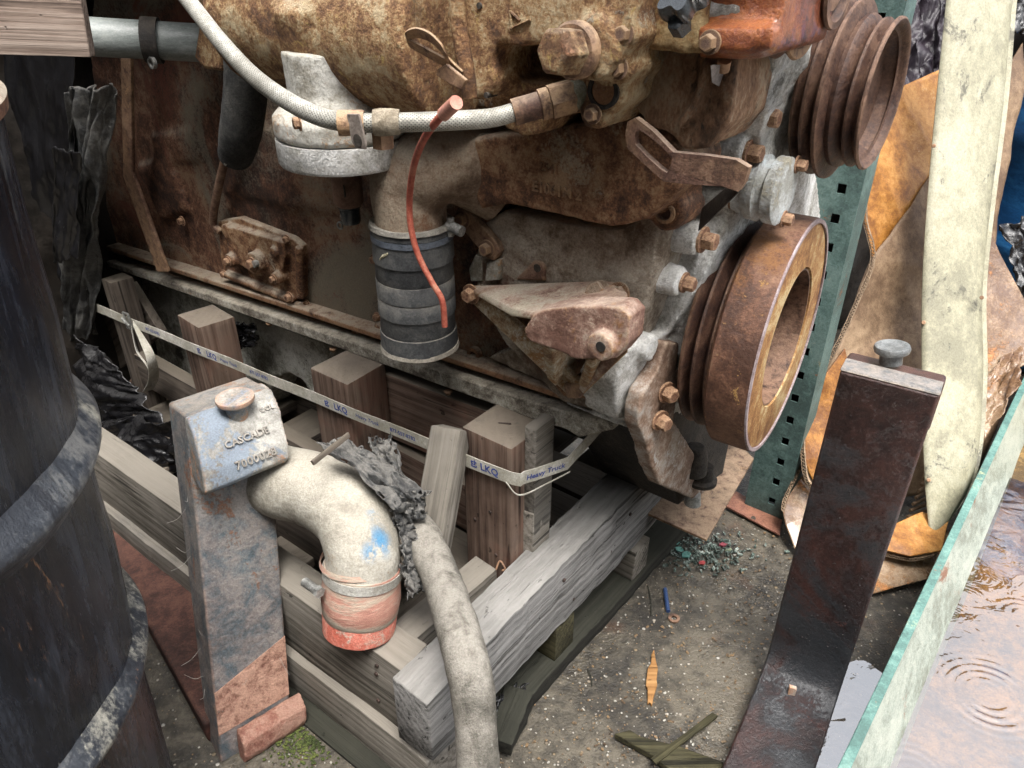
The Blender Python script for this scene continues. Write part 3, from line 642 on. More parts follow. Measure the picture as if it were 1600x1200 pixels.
rh = part('rubber_hose', rubber, lambda bm: lathe(bm, prof, ht - UP * 0, -UP, 56, closed=True), disp=.003, dscale=.05, smooth=50)
part('hose_top_lip', M('dusty_hose_lip', [(0, (.16, .15, .13)), (1, (.33, .31, .27))], 20), lambda bm: lathe(bm, [(-.003, .046), (-.004, .054), (.0015, .0555), (.003, .053)], ht, -UP, 48), rh, disp=.002)
part('hose_bottom_lip', M('dusty_hose_lip_bottom', [(0, (.18, .16, .13)), (1, (.36, .33, .28))], 20), lambda bm: lathe(bm, [(.172, .0545), (.178, .0555), (.181, .052), (.179, .046), (.172, .046)], ht, -UP, 48, closed=True), rh, disp=.004)
part('hose_clamp', M('blued_clamp_band', [(0, (.04, .05, .065)), (1, (.10, .115, .14))], 20, rough=(.35, .6)), lambda bm: lathe(bm, [(.0105, .0535), (.0105, .0545), (.018, .0545), (.018, .0535)], ht, -UP, 56, closed=True), rh)
part('clamp_screw', steel, lambda bm: (cyl(bm, E(700, 352, .10), E(722, 362, .10), .007), cyl(bm, E(704, 340, .10), E(704, 368, .10), .005)), rh)
part('worn_patch', M('frayed_yellow_thread', [(0, (.3, .27, .17)), (1, (.5, .46, .33))], 30), lambda bm: [tube(bm, [E(590 + i * 4, 412 - i * 3, .163), E(596 + i * 4, 402 - i * 2, .169), E(602 + i * 2, 395, .166)], .0012, 6, 3) for i in range(3)], rh)
# inlet housing with raised characters -----------------------------------------
def f_inl(bm):
    eslab(bm, [(738, 215), (820, 205), (990, 180), (1050, 205), (1075, 262), (1060, 300), (1010, 343), (965, 356), (920, 350), (880, 338), (790, 320), (750, 328), (738, 300)], .088, .0)
    eslab(bm, [(1000, 300), (1058, 270), (1052, 330), (1026, 390), (1000, 360)], .045, 0); ecyl(bm, 1040, 332, .055, 0, .022)
    eslab(bm, [(735, 225), (765, 225), (770, 335), (738, 400), (730, 300)], .045, 0)
inl = cast('inlet_housing', rust, f_inl, .0042, 8, .003, .015)
xd = -A; 
text('casting_mark', 'E1061', .017, E(833, 297, .0865), xd, UP, rust_mauve, inl, .003, off=.0003)
text('casting_mark', 'M 2', .017, E(880, 306, .0865), xd, UP, rust_mauve, inl, .003, off=.0003)
text('casting_mark', '2541', .015, E(842, 266, .0865), xd, UP, rust, inl, .003, off=.0003)
part('plug', rust_mauve, lambda bm: lathe(bm, [(0, .012), (.003, .012), (.004, .008), (.001, .006)], E(1040, 332, .0555), -B, 20), inl)
bolt(E(938, 305, .087), -B, .006, rust, inl)
# pair of small straps beside the elbow
def bar2(bm, x0, y0, x1, y1, w, off, t):
    a, b = E(x0, y0, off), E(x1, y1, off); d = (b - a).normalized(); u = d.cross(B).normalized() * w / 2; d *= w * .35
    slab(bm, [a - d + u * .6, a + u, b + u, b + d + u * .6, b + d - u * .6, b - u, a - u, a - d - u * .6], B * t)
lk = part('link_bar', rust_mauve, lambda bm: bar2(bm, 722, 338, 768, 392, .030, .058, .012), bevel=.002)
bolt(E(724, 342, .058), -B, .0125, rust_mauve, lk); bolt(E(762, 388, .058), -B, .012, rust_mauve, lk)
part('pale_lug', whitepaint, lambda bm: (slab(bm, [E(x, y, .05) for x, y in ((742, 398), (752, 402), (753, 440), (735, 440), (732, 420))], B * .02), slab(bm, [E(x, y, .055) for x, y in ((760, 410), (782, 404), (780, 438), (757, 440))], B * .02)), bevel=.002)
lg = part('drilled_lug', rust_mauve, lambda bm: slab(bm, [E(x, y, .052) for x, y in ((803, 438), (822, 418), (832, 408), (846, 408), (852, 418), (850, 432), (852, 440))], B * .02), bevel=.004, segs=3)
part('lug_hole', greyiron, lambda bm: ecyl(bm, 839, 419, .0528, .04, .0055, seg=14), lg)
part('threaded_boss', rust, lambda bm: lathe(bm, [(0, .013), (.008, .012), (.008, .006), (.002, .006)], E(744, 552, .004), -B, 20))
for x, y in ((950, 352), (590, 495), (585, 405)): bolt(E(x, y, .004), -B, .009, rust_bolt, eng)
# mounting bracket --------------------------------------------------------------
brm = M('dusty_red_oxide_bracket', [(0, (.14, .07, .05)), (.4, (.30, .185, .14)), (.7, (.42, .32, .25)), (1, (.54, .48, .39))], 5,
      dust=((.38, .32, .26), .55), patches=[((.50, .45, .34), 5, .54, .62), ((.24, .11, .04), 7, .57, .65)], edge=(.42, .26, .10), rough=(.65, .9), seedy=False)
brp = M('ochre_edged_bracket_web', [(0, (.16, .08, .04)), (.4, (.34, .23, .13)), (.7, (.46, .39, .28)), (1, (.56, .52, .44))], 8, patches=[((.26, .12, .03), 8, .54, .62)], rough=(.65, .9), seedy=False)
def ev(q): return [E(*a) for a in q]
brk = cast('mounting_bracket', brm, lambda bm: (slab(bm, ev([(818, 516, .168), (832, 492, .168), (850, 484, .168), (900, 478, .168), (968, 480, .168), (984, 496, .168), (980, 538, .168), (962, 560, .168), (900, 562, .168), (868, 548, .168), (826, 534, .168)]), B * .034),
      slab(bm, ev([(840, 488, .165), (972, 480, .165), (978, 462, .075), (860, 462, .075)]), UP * -.016), ecyl(bm, 936, 543, .180, .12, 24)), .0022, 3, .001, .012)
part('top_web', brm, lambda bm: slab(bm, ev([(729, 446, .064), (960, 436, .045), (981, 458, .06), (975, 482, .135), (838, 490, .14), (800, 486, .118)]), UP * -.009), brk, bevel=.003, segs=3, disp=.001)
part('strut', brp, lambda bm: slab(bm, ev([(728, 450, .064), (744, 448, .064), (880, 575, .100), (908, 600, .095), (905, 618, .093), (884, 616, .093), (733, 470, .063)]), B * .011), brk, bevel=.003, segs=3, disp=.001)
part('side_web', brm, lambda bm: slab(bm, ev([(978, 486, .160), (986, 500, .150), (981, 552, .145), (912, 618, .098), (902, 606, .095), (950, 556, .135)]), B * .010 + A * .008), brk, bevel=.003, segs=3, disp=.001)
part('rib', brp, lambda bm: slab(bm, ev([(846, 540, .150), (862, 544, .150), (868, 604, .105), (854, 590, .105)]), B * .05), brk, bevel=.002)
part('rib', brp, lambda bm: slab(bm, ev([(914, 560, .150), (930, 562, .150), (918, 610, .100), (902, 600, .100)]), B * .02), brk, bevel=.003)
part('lower_lug', rust_mauve, lambda bm: slab(bm, ev([(878, 600, .098), (912, 600, .098), (905, 624, .092), (884, 624, .092)]), B * .05), brk, bevel=.004)
part('back_plate', rust, lambda bm: slab(bm, ev([(740, 452, .052), (975, 445, .052), (1000, 520, .052), (925, 625, .052), (880, 620, .052)]), B * .012), brk, bevel=.003)
part('bracket_bore', greyiron, lambda bm: ecyl(bm, 938, 542, .1812, .16, 8.5, seg=16), brk)
bolt(E(737, 459, .070), -B, .0145, rust_bolt, brk)
bolt(E(935, 459, .068), (UP * .6 - B * .8).normalized(), .017, rust, brk); bolt(E(968, 458, .060), (UP * .2 - B).normalized(), .014, rust, brk)
# thermostat housing and wet top --------------------------------------------------
def f_th(bm):
    eslab(bm, [(984, 70), (1148, 80), (1146, 150), (1135, 195), (1105, 232), (1068, 236), (1048, 212), (1012, 196), (986, 165)], .095, .0)
    slab(bm, [E(x, y, .105) for x, y in ((1098, 92), (1110, 95), (1085, 175), (1060, 205), (1055, 195), (1078, 160))], B * .03)
cast('thermostat_housing', M('streaked_brown_casting', [(0, (.05, .03, .018)), (.35, (.16, .085, .045)), (.7, (.26, .15, .085)), (1, (.36, .27, .18))], 6, dust=(DUST, .5),
     patches=[((.42, .38, .30), 7, .58, .67), ((.03, .022, .015), 5, .58, .66)], stretch=(1, 1, .5), rough=(.6, .9), bump=.7), f_th, .0038, 6, .003, .015)
cast('top_cover', M('ochre_flaking_rust', [(0, (.08, .04, .02)), (.4, (.24, .12, .05)), (.7, (.36, .22, .09)), (1, (.48, .35, .18))], 8, patches=[((.20, .08, .03), 7, .55, .64)], rough=(.6, .9), bump=.8), lambda bm: eslab(bm, [(978, -100), (1100, -100), (1100, 86), (1060, 84), (978, 74)], .125, .0), .0045, 4, .003, .012)
cast('wet_top_casting', rust_wet, lambda bm: (eslab(bm, [(1088, -100), (1240, -100), (1222, 30), (1210, 88), (1160, 96), (1088, 92)], .112, -.02), eslab(bm, [(1085, 40), (1210, 40), (1204, 80), (1160, 88), (1088, 84)], .128, 0)), .0045, 10, .002, .02)
bolt(E(1110, 66, .135), -B, rpx(E(1110, 66, .135), 19), rust_mauve, eng, tall=1.1)
# knob
kc = E(1067, -6, .165); ka = (-B * .75 + UP * .62 + A * .1).normalized(); k1, k2 = perp(ka)
kr = rpx(kc, 42)
def f_knob(bm):
    n = 60; prof = []
    for zz, s in ((-.008, .93), (-.003, 1), (.004, 1), (.009, .92)):
        prof.append([bm.verts.new(kc + ka * zz + (k1 * math.cos(6.2832 * i / n) + k2 * math.sin(6.2832 * i / n)) * kr * (.90 + .15 * math.cos(6 * 6.2832 * i / n)) * s) for i in range(n)])
    inn = [[bm.verts.new(kc + ka * zz + (k1 * math.cos(6.2832 * i / n) + k2 * math.sin(6.2832 * i / n)) * kr * .42) for i in range(n)] for zz in (.009, -.008)]
    L = prof + inn
    for a, b in zip(L, L[1:] + L[:1]):
        for i in range(n): bm.faces.new((a[i], a[(i + 1) % n], b[(i + 1) % n], b[i]))
knob = part('hand_knob', knobm, f_knob, label='wet black lobed hand knob', smooth=60)
part('knob_hub', rust_pale, lambda bm: cyl(bm, kc - ka * .012, kc - ka * .001, kr * .42), knob)
part('knob_stud', knobm, lambda bm: lathe(bm, [(0, .009), (.012, .009), (.013, .006)], E(1066, 46, .160), ka, 6), knob)
# slotted lifting bar
def f_lift(bm):
    o_ = [(993, 184), (1020, 205), (1052, 238), (1105, 243), (1150, 250), (1170, 262), (1163, 285), (1153, 300), (1135, 292), (1075, 288), (1037, 284), (1008, 258), (980, 232), (977, 210), (980, 191)]
    i_ = [(998, 203), (1010, 210), (1030, 226), (1044, 240), (1049, 246), (1050, 249), (1048, 258), (1045, 266), (1042, 270), (1038, 268), (1030, 262), (1010, 244), (993, 226), (991, 216), (993, 207)]
    n = len(o_); of = .135
    for d0, d1 in ((0, 1),):
        oa = [bm.verts.new(E(x, y, of)) for x, y in o_]; ia = [bm.verts.new(E(x, y, of)) for x, y in i_]
        obk = [bm.verts.new(v.co + B * .008) for v in oa]; ibk = [bm.verts.new(v.co + B * .008) for v in ia]
        for i in range(n):
            j = (i + 1) % n
            bm.faces.new((oa[i], oa[j], ia[j], ia[i])); bm.faces.new((obk[j], obk[i], ibk[i], ibk[j]))
            bm.faces.new((oa[j], oa[i], obk[i], obk[j])); bm.faces.new((ia[i], ia[j], ibk[j], ibk[i]))
lift = part('slotted_bar', rust_mauve, f_lift, bevel=.0018, label='mauve slotted lifting bar')
part('bar_arm', greyiron, lambda bm: slab(bm, [E(1168, 264, .135), E(1153, 301, .135), E(1090, 362, .05), E(1096, 325, .05)], B * .008), lift, bevel=.0015)
# ---- timing cover (pale aluminium) ---------------------------------------------
def FO(y): return .05 + (650 - y) / 560 * .085
def cvp(x, y, d=0): return Fr(x, y, FO(y) + d)
def f_cover(bm):
    front = [(1186, -120), (1182, 90), (1170, 200), (1160, 280), (1132, 330), (1092, 400), (1075, 450), (1052, 545), (1020, 655), (975, 668), (1010, 672), (1075, 700), (1150, 680), (1250, 600), (1290, 400), (1275, 260), (1268, 90), (1268, -120)]
    slab(bm, [cvp(x, y) for x, y in front], A * .10)
    slab(bm, [cvp(x, y, .012) for x, y in ((1215, 60), (1240, 80), (1232, 250), (1180, 330), (1120, 450), (1080, 560), (1060, 560), (1090, 460), (1130, 370), (1180, 280))], A * .05)
    oy = lambda y: -.066 + (y - 183) * .00022
    slab(bm, [E(x, y, oy(y)) for x, y in ((1150, -60), (1215, -60), (1212, 90), (1195, 260), (1140, 340), (1100, 430), (1046, 520), (1004, 560), (996, 610), (990, 660), (956, 655), (968, 600), (1000, 520), (1034, 420), (1050, 330), (1064, 290), (1112, 240), (1140, 200))], B * .12)
    for x, y, r in ((1192, 183, .019), (1166, 238, .019), (1142, 312, .014), (1094, 374, .020), (1066, 441, .019), (1020, 545, .018), (1188, 135, .016), (1172, 20, .018)):
        p = cvp(x, y, .004); cyl(bm, p + A * .085, p, r * 1.1, r * .95)
    slab(bm, [cvp(x, y, -.006) for x, y in ((985, 545), (1040, 520), (1052, 560), (1020, 660), (965, 655), (960, 600))], A * .05)
cover = cast('timing_cover', alu, f_cover, .0038, 4, .003, .014, label='chalky pale aluminium timing cover')
for x, y, r in ((1194, 183, .0145), (1168, 238, .0145), (1144, 312, .012), (1096, 374, .0155), (1068, 441, .0125)):
    bolt(cvp(x, y, .004), -A, r, rust_bolt, cover, tall=1.35)
part('hanger_lug', M('grey_lug_steel', [(0, (.14, .12, .115)), (1, (.32, .29, .28))], 14), lambda bm: slab(bm, [cvp(x, y, .0) - B * .05 for x, y in ((1147, 92), (1185, 95), (1188, 112), (1178, 124), (1160, 126), (1148, 118))], B * .008), bevel=.003)
part('lug_stud', rust_bolt, lambda bm: cyl(bm, cvp(1168, 98, .0) - B * .055, cvp(1171, 84, 0) - B * .055, .006, seg=10))
part('ringed_hole', alu, lambda bm: lathe(bm, [(-.004, .013), (.006, .012), (.006, .008), (-.003, .008)], cvp(1192, 134, .004) , -A, 24, closed=True), cover)
# water outlet
wc = cvp(1226, 300, .055); wr_ = rpx(wc, 50)
wom = M('blue_white_corroded_metal', [(0, (.34, .34, .31)), (.5, (.52, .54, .53)), (1, (.66, .72, .74))], 9, patches=[((.42, .38, .28), 8, .55, .64)], bump=.6)
wo = part('water_outlet', wom, lambda bm: lathe(bm, [(-.05, wr_ * .92), (-.040, wr_ * .88), (-.036, wr_ * 1.02), (-.024, wr_ * 1.04), (-.022, wr_ * .90), (-.016, wr_ * .88), (-.013, wr_ * 1.05), (-.001, wr_ * 1.05), (.001, wr_ * .98), (.0015, wr_ * .5)], wc, -A, 56), cover, disp=.002, dscale=.012, smooth=50)
for dz, db in ((.026, .022), (-.033, .010)): bolt(wc + UP * dz + B * db, -A, .010, rust_bolt, cover, tall=1.4)
# lower front arm
arm = cast('front_arm', M('scraped_brown_arm', [(0, (.10, .055, .035)), (.5, (.23, .155, .11)), (1, (.38, .34, .30))], 6, patches=[((.46, .46, .45), 6, .58, .66)], edge=(.4, .32, .24), rough=(.55, .85)), lambda bm: slab(bm, [Fr(x, y, .075) for x, y in ((1042, 534), (1062, 536), (1058, 575), (1069, 582), (1058, 621), (1053, 657), (1087, 712), (1108, 763), (1087, 781), (1032, 758), (1019, 731), (1010, 694), (998, 667), (998, 644), (1005, 616), (1026, 584))], A * .022), .003, 3, .003, .02)
for x, y in ((1040, 612), (1030, 656)): bolt(Fr(x, y, .078), (-A * .9 - B * .3).normalized(), .0145, rust_bolt, arm, tall=1.3)
bolt(Fr(1079, 560, .07), -A, .012, greyiron, arm)
part('lower_front', greyiron, lambda bm: (slab(bm, [Fr(x, y, .05) for x, y in ((1010, 640), (1150, 640), (1130, 740), (1060, 790), (1040, 740))], A * .15), lathe(bm, [(0, .022), (.03, .020), (.05, .015)], Fr(1082, 738, .07), UP, 24)), bevel=.004)
part('front_foot', greyiron, lambda bm: lathe(bm, [(0, .024), (.006, .024), (.010, .018), (.03, .015)], Fr(1096, 752, .08), UP, 28))
part('foot_stud', steel, lambda bm: lathe(bm, [(0, .014), (.02, .011)], Fr(1082, 786, .07), UP, 16))
# crank damper -------------------------------------------------------------------
pc = Fr(1232, 529, .175); ds_ = (pc - CAM).dot(V3((0, cp, -sp))); pr = 188 * ds_ / F; axp = (-A + B * .075).normalized()
dm = part('crank_damper', damper, lambda bm: lathe(bm, [(-0.0533, pr * .97), (-0.0499, pr * .995), (-.004, pr * .995), (0, pr * .985), (-.001, pr * .955), (-0.0533, pr * .9)], pc, axp, 128, closed=True), label='large brown crank damper ring')
part('damper_face', ochre, lambda bm: lathe(bm, [(-.002, pr * .957), (-.0012, pr * .94), (-.001, pr * .60), (-.006, pr * .585), (-0.0430, pr * .585), (-0.0430, pr * .957)], pc, axp, 128, closed=True), dm, label='ochre face of the damper')
part('damper_lip', M('lilac_worn_edge', [(0, (.22, .16, .16)), (1, (.38, .32, .33))], 30, rough=(.4, .7)), lambda bm: lathe(bm, [(-.001, pr * .990), (.0012, pr * .985), (.0012, pr * .955), (-.003, pr * .955)], pc, axp, 128, closed=True), dm)
part('bore_wall', pulleym, lambda bm: lathe(bm, [(-.003, pr * .586), (-.003, pr * .572), (-0.0774, pr * .565), (-0.0774, pr * .586)], pc, axp, 96, closed=True), dm)
hub = part('pulley_hub', pulleym, lambda bm: lathe(bm, [(-0.0860, pr * .565), (-0.0559, pr * .565), (-.046, pr * .30), (-.030, pr * .28), (-.028, pr * .12), (-.04, pr * .10)], pc, axp, 64), dm)
for k in range(6):
    t = k * 1.047 + .4; a1, a2 = perp(axp); bolt(pc - axp * .045 + (a1 * math.cos(t) + a2 * math.sin(t)) * pr * .40, axp, .012, rust_bolt, dm)
gr = [(-0.0516, pr * .80), (-0.0568, pr * .90), (-0.0593, pr * .905), (-0.0662, pr * .80), (-0.0731, pr * .905), (-0.0765, pr * .905), (-0.0834, pr * .80), (-0.0903, pr * .90), (-0.0937, pr * .89), (-0.0963, pr * .70), (-0.1376, pr * .35)]
part('belt_pulley', pulleym, lambda bm: lathe(bm, gr, pc, axp, 112), dm, label='grooved pulley behind the damper')
# upper belt pulley ----------------------------------------------------------------
uc = Fr(1382, 150, .215); us = (uc - CAM).dot(V3((0, cp, -sp))); ur = 113 * us / F
up_ = part('belt_pulley', pulleym, lambda bm: lathe(bm, [(-.030, .03), (-0.0222, ur * .80), (-0.0030, ur * .90), (0, ur * .93), (.001, ur * .97), (-0.0007, ur), (-0.0030, ur), (-0.0081, ur * .83), (-0.0141, ur * .98), (-0.0170, ur * .98), (-0.0222, ur * .84),
     (-0.0274, ur * 1.0), (-0.0303, ur * 1.02), (-0.0355, ur * 1.0), (-0.0400, ur * 1.2), (-0.0437, ur * 1.2), (-0.0496, ur * 1.04), (-0.0555, ur * 1.17), (-0.0585, ur * 1.17), (-0.0636, ur * 1.02), (-0.0688, ur * 1.12), (-0.0718, ur * 1.1), (-0.0733, ur * .6)], uc, -A, 112), label='four-groove fan pulley')
part('pulley_shaft', pulleym, lambda bm: cyl(bm, uc + A * .25, uc + A * .028, .035), up_)
for i, (x, y, o, rp) in enumerate(((1264, 4, .17, 84), (1316, -20, .19, 62))):
    c = Fr(x, y, o); s_ = (c - CAM).dot(V3((0, cp, -sp))); r = rp * s_ / F
    q = part('idler_pulley', pulleym if i else rust_mauve, lambda bm: lathe(bm, [(-.012, r * .2), (-.012, r * .62), (-.004, r * .72), (0, r * .8), (0, r * .97), (-.003, r), (-.012, r * .84), (-.021, r), (-.026, r * .98), (-.03, r * .5)], c, -A, 80))
    part('pulley_shaft', pulleym, lambda bm: cyl(bm, c + A * .12, c + A * .005, .02), q)
# ---- braided hose ------------------------------------------------------------------
hp = [E(262, -40, .26), E(300, 8, .27), E(345, 65, .29), E(395, 118, .305), E(450, 158, .315), E(505, 184, .315), E(560, 192, .305), E(640, 191, .275), E(720, 188, .24), E(770, 184, .208), E(808, 174, .185)]
def f_braid(bm):
    P = spline(hp, 14); seg = 20; rings = []; a = None; r0 = .0083
    for i, p in enumerate(P):
        t = (P[min(i + 1, len(P) - 1)] - P[max(i - 1, 0)]).normalized()
        if a is None: a, b = perp(t)
        else: a = (a - t * a.dot(t)).normalized(); b = t.cross(a)
        rings.append([bm.verts.new(p + (a * math.cos(6.2832 * k / seg) + b * math.sin(6.2832 * k / seg)) * r0) for k in range(seg)])
    for r1, r2 in zip(rings, rings[1:]):
        for k in range(seg): bm.faces.new((r1[k], r1[(k + 1) % seg], r2[(k + 1) % seg], r2[k]))
bh = part('braided_hose', braid_core, f_braid, smooth=180, label='braided steel hose')
def f_wires(bm):
    P = spline(hp, 40); a = None; fr_ = []
    L = 0
    for i, p in enumerate(P):
        t = (P[min(i + 1, len(P) - 1)] - P[max(i - 1, 0)]).normalized()
        if a is None: a, b = perp(t)
        else: a = (a - t * a.dot(t)).normalized(); b = t.cross(a)
        if i: L += (p - P[i - 1]).length
        fr_.append((p, a.copy(), b.copy(), L))
    for sgn in (1, -1):
        for k in range(16):
            prev = None
            for p, a_, b_, L in fr_:
                th = 6.2832 * k / 16 + sgn * L * 110; n = a_ * math.cos(th) + b_ * math.sin(th); c = p + n * .0084
                s = (a_ * -math.sin(th) + b_ * math.cos(th)) * .0010
                cur = [bm.verts.new(c + s), bm.verts.new(c + n * .0004), bm.verts.new(c - s)]
                if prev:
                    bm.faces.new((prev[0], cur[0], cur[1], prev[1])); bm.faces.new((prev[1], cur[1], cur[2], prev[2]))
                prev = cur
part('braid_strands', braid, f_wires, bh, smooth=180)
def dirc(i): return (hp[i + 1] - hp[i]).normalized()
part('hose_clip', rust_mauve, lambda bm: lathe(bm, [(-.012, .0115), (.010, .0115), (.012, .0105), (.012, .0102), (-.012, .0102)], hp[6] - dirc(6) * .006, dirc(6), 28, closed=True), bh)
part('hose_clip_tab', M('grey_clip_steel', [(0, (.16, .13, .11)), (1, (.34, .30, .26))], 14), lambda bm: slab(bm, [E(x, y, .318) for x, y in ((541, 178), (560, 178), (571, 222), (571, 234), (556, 232), (549, 222))], B * .0022), bh, bevel=.0008)
part('clip_hole', greyiron, lambda bm: lathe(bm, [(0, .0055), (.0006, .0055)], E(559, 219, .3184), -B, 18), bh)
part('hose_tape', M('grimy_tape', [(0, (.16, .13, .09)), (1, (.38, .33, .25))], 20), lambda bm: lathe(bm, [(0, .0115), (.006, .0125), (.016, .0122), (.024, .0112)], hp[6] + dirc(6) * .014, dirc(6), 24), bh, disp=.002)
fe = hp[-1]; fd = (E(875, 155, .155) - fe).normalized()
part('hose_ferrule', rust_mauve, lambda bm: lathe(bm, [(-.004, .0125), (.022, .0125), (.023, .0145), (.032, .0145), (.033, .012)], fe, fd, 24), bh)
part('hose_nut', rust_mauve, lambda bm: lathe(bm, [(.033, .0165), (.055, .0165), (.057, .015)], fe, fd, 6), bh)
part('nipple', M('verdigris_brass', [(0, (.2, .19, .12)), (1, (.42, .43, .36))], 20), lambda bm: lathe(bm, [(.052, .014), (.078, .0135), (.10, .012)], fe, fd, 20), bh)
# red tube hanging over the rubber hose
rt = thing('red_tube', 'thin faded red tube hanging in front of the black rubber hose', 'tube', E(650, 350, .18))
part('tube', redwire, lambda bm: tube(bm, [E(700, 172, .275), E(680, 192, .268), E(660, 222, .235), E(646, 262, .195), E(640, 310, .178), E(642, 355, .176), E(654, 400, .175), E(676, 443, .174), E(691, 470, .173), E(695, 510, .172)], .0038, 12), rt)
part('end_sleeve', redcap, lambda bm: tube(bm, [E(713, 160, .285), E(703, 169, .281), E(693, 179, .277)], .0062, 14, hollow=0), rt)
# ================================================================ DRUM
drumm = M('scuffed_black_drum_paint', [(0, (.003, .0035, .006)), (.5, (.009, .011, .017)), (1, (.034, .040, .054))], 3.5,
     patches=[((.10, .105, .11), 5, .57, .68), ((.20, .10, .05), 6, .64, .69), ((.003, .004, .007), 3, .54, .60)], speck=[((.22, .22, .21), 90, .67, .73)],
     stretch=(2.2, 2.2, .4), rough=(.12, .42), bump=.25, bscale=40, spec=.5, grain=.8)
hoopm = M('scraped_sheen_drum_hoop', [(0, (.012, .015, .022)), (.45, (.04, .046, .056)), (1, (.16, .16, .155))], 4, patches=[((.36, .345, .29), 3.2, .54, .66), ((.008, .01, .016), 5, .58, .63), ((.30, .15, .08), 8, .63, .68)],
     stretch=(1.5, 1.5, .8), rough=(.2, .5), bump=.3, spec=.7)  # pale patches: scrapes plus the sky's sheen on the hoop, as colour
dc = V3((-.650, .499, -.03)); dru = thing('steel_drum', 'scuffed black steel drum at the left edge', 'drum', dc)
zt, z1, z2, zb = .974, .665, .385, .0
RD = .250
def drum_wall(bm, za, zb_, n=24, wob=.002):
    seg = 160; rings = []
    for i in range(n + 1):
        z = za + (zb_ - za) * i / n; ring = []
        for k in range(seg):
            t = 6.2832 * k / seg; r = RD + mn.noise(V3((math.cos(t) * 2.4, math.sin(t) * 2.4, z * 5))) * wob * 2 + mn.noise(V3((math.cos(t) * 8, math.sin(t) * 8, z * 14))) * wob * .6
            ring.append(bm.verts.new(dc + V3((math.cos(t) * r, math.sin(t) * r, z))))
        rings.append(ring)
    for a, b in zip(rings, rings[1:]):
        for k in range(seg): bm.faces.new((a[k], a[(k + 1) % seg], b[(k + 1) % seg], b[k]))
bm = BM(); drum_wall(bm, zb, zt, 60, .0022); ob('shell', bm, drumm, dru, smooth=180)
for zz, h, big in ((z1, .022, .016), (z2, .020, .015)):
    bm = BM(); lathe(bm, [(-h * 1.35, RD - .002), (-h * .9, RD + .0015), (-h * .45, RD + big * .55), (0, RD + big * .98), (h * .3, RD + big), (h * .6, RD + big * .8), (h * 1.1, RD + big * .25), (h * 1.6, RD - .002)], dc + UP * zz, UP, 160)
    for v in bm.verts: v.co += (v.co - dc).normalized() * mn.noise(v.co * 9) * .004
    for f in [f for f in bm.faces if len(f.verts) > 4]: bm.faces.remove(f)
    ob('rolling_hoop', bm, hoopm, dru, smooth=180)
bm = BM(); lathe(bm, [(-.012, RD - .001), (-.01, RD + .004), (0, RD + .005), (.004, RD), (.0, RD - .006), (-.02, RD - .008)], dc + UP * zt, UP, 128, closed=True); ob('rim', bm, rust_red, dru)
bm = BM(); lathe(bm, [(-.02, RD - .006), (-.022, RD - .02), (-.016, RD - .05), (-.016, .01)], dc + UP * zt, UP, 96); ob('lid', bm, drumm, dru)
piv = V3((-.41, .64, .5)); TL = Matrix.Translation(piv) @ Matrix.Rotation(R(4.5), 4, 'Y') @ Matrix.Translation(-piv)
dru.matrix_basis = TL @ dru.matrix_basis; WM[dru.name] = dru.matrix_basis.copy()
# ================================================================ FORKS
forkm = M('slate_blue_fork_paint', [(0, (.055, .08, .095)), (.5, (.115, .155, .18)), (1, (.25, .29, .30))], 5,
     patches=[((.25, .12, .075), 5, .60, .635), ((.26, .235, .19), 7, .60, .64), ((.20, .195, .175), 4, .57, .68)], speck=[((.03, .03, .032), 60, .72, .75), ((.24, .14, .09), 60, .72, .76)],
     edge=(.40, .21, .12), dust=((.33, .30, .24), .35), rough=(.5, .8), bump=.5)
hookm = M('chipped_pale_hook_paint', [(0, (.17, .155, .135)), (.45, (.28, .27, .245)), (1, (.42, .41, .375))], 6,
     patches=[((.19, .23, .28), 10, .53, .58), ((.44, .24, .14), 13, .58, .63)], edge=(.50, .27, .16), speck=[((.42, .22, .12), 120, .66, .71)], rough=(.6, .85), bump=.3)
letterm = M('pale_cast_letters', [(0, (.20, .18, .155)), (.5, (.30, .28, .25)), (1, (.40, .37, .33))], 20, rough=(.7, .9), bump=.1)
redfoot = M('dusty_red_lower_hook', [(0, (.13, .05, .036)), (.5, (.23, .10, .072)), (1, (.34, .20, .15))], 9, patches=[((.22, .2, .17), 8, .57, .64)], edge=(.5, .3, .22), rough=(.7, .9), bump=.6)
darkfork = M('dark_maroon_fork_steel', [(0, (.010, .005, .005)), (.5, (.020, .0085, .008)), (1, (.042, .016, .013))], 6, patches=[((.022, .026, .030), 4, .47, .58), ((.10, .03, .02), 9, .62, .68)], edge=(.10, .045, .035), rough=(.22, .5), bump=.35, spec=.55,
     speck=[((.12, .08, .07), 130, .68, .73)])
lf = thing('forklift_fork', 'upright slate-blue and rust forklift fork with a cast number on its hook', 'forklift fork', V3((-.39, .71, 0)))
fb = V3((-.428, .674, -.002)); fu = (V3((-.419, .809, .454)) - V3((-.424, .678, 0))).normalized(); fw = V3((.76, .64, 0)).normalized()
fn_ = fw.cross(fu).normalized(); fn_ = fn_ if fn_.y < 0 else -fn_     # towards the viewer
FH = .545; FW = .112; FT = .046
def fp(a, h, t): return fb + fw * a + fu * h + fn_ * t
def fbox(bm, a0, a1, h0, h1, t0, t1):
    v = [bm.verts.new(fp(a, h, t)) for a in (a0, a1) for h in (h0, h1) for t in (t0, t1)]
    for f in ((0, 1, 3, 2), (4, 6, 7, 5), (0, 4, 5, 1), (2, 3, 7, 6), (0, 2, 6, 4), (1, 5, 7, 3)): bm.faces.new([v[i] for i in f])
def hexprism(bm, prof, a0, a1):
    """profile in (h, t) swept along the width"""
    slab(bm, [fp(a0, h, t) for h, t in prof], fw * (a1 - a0))
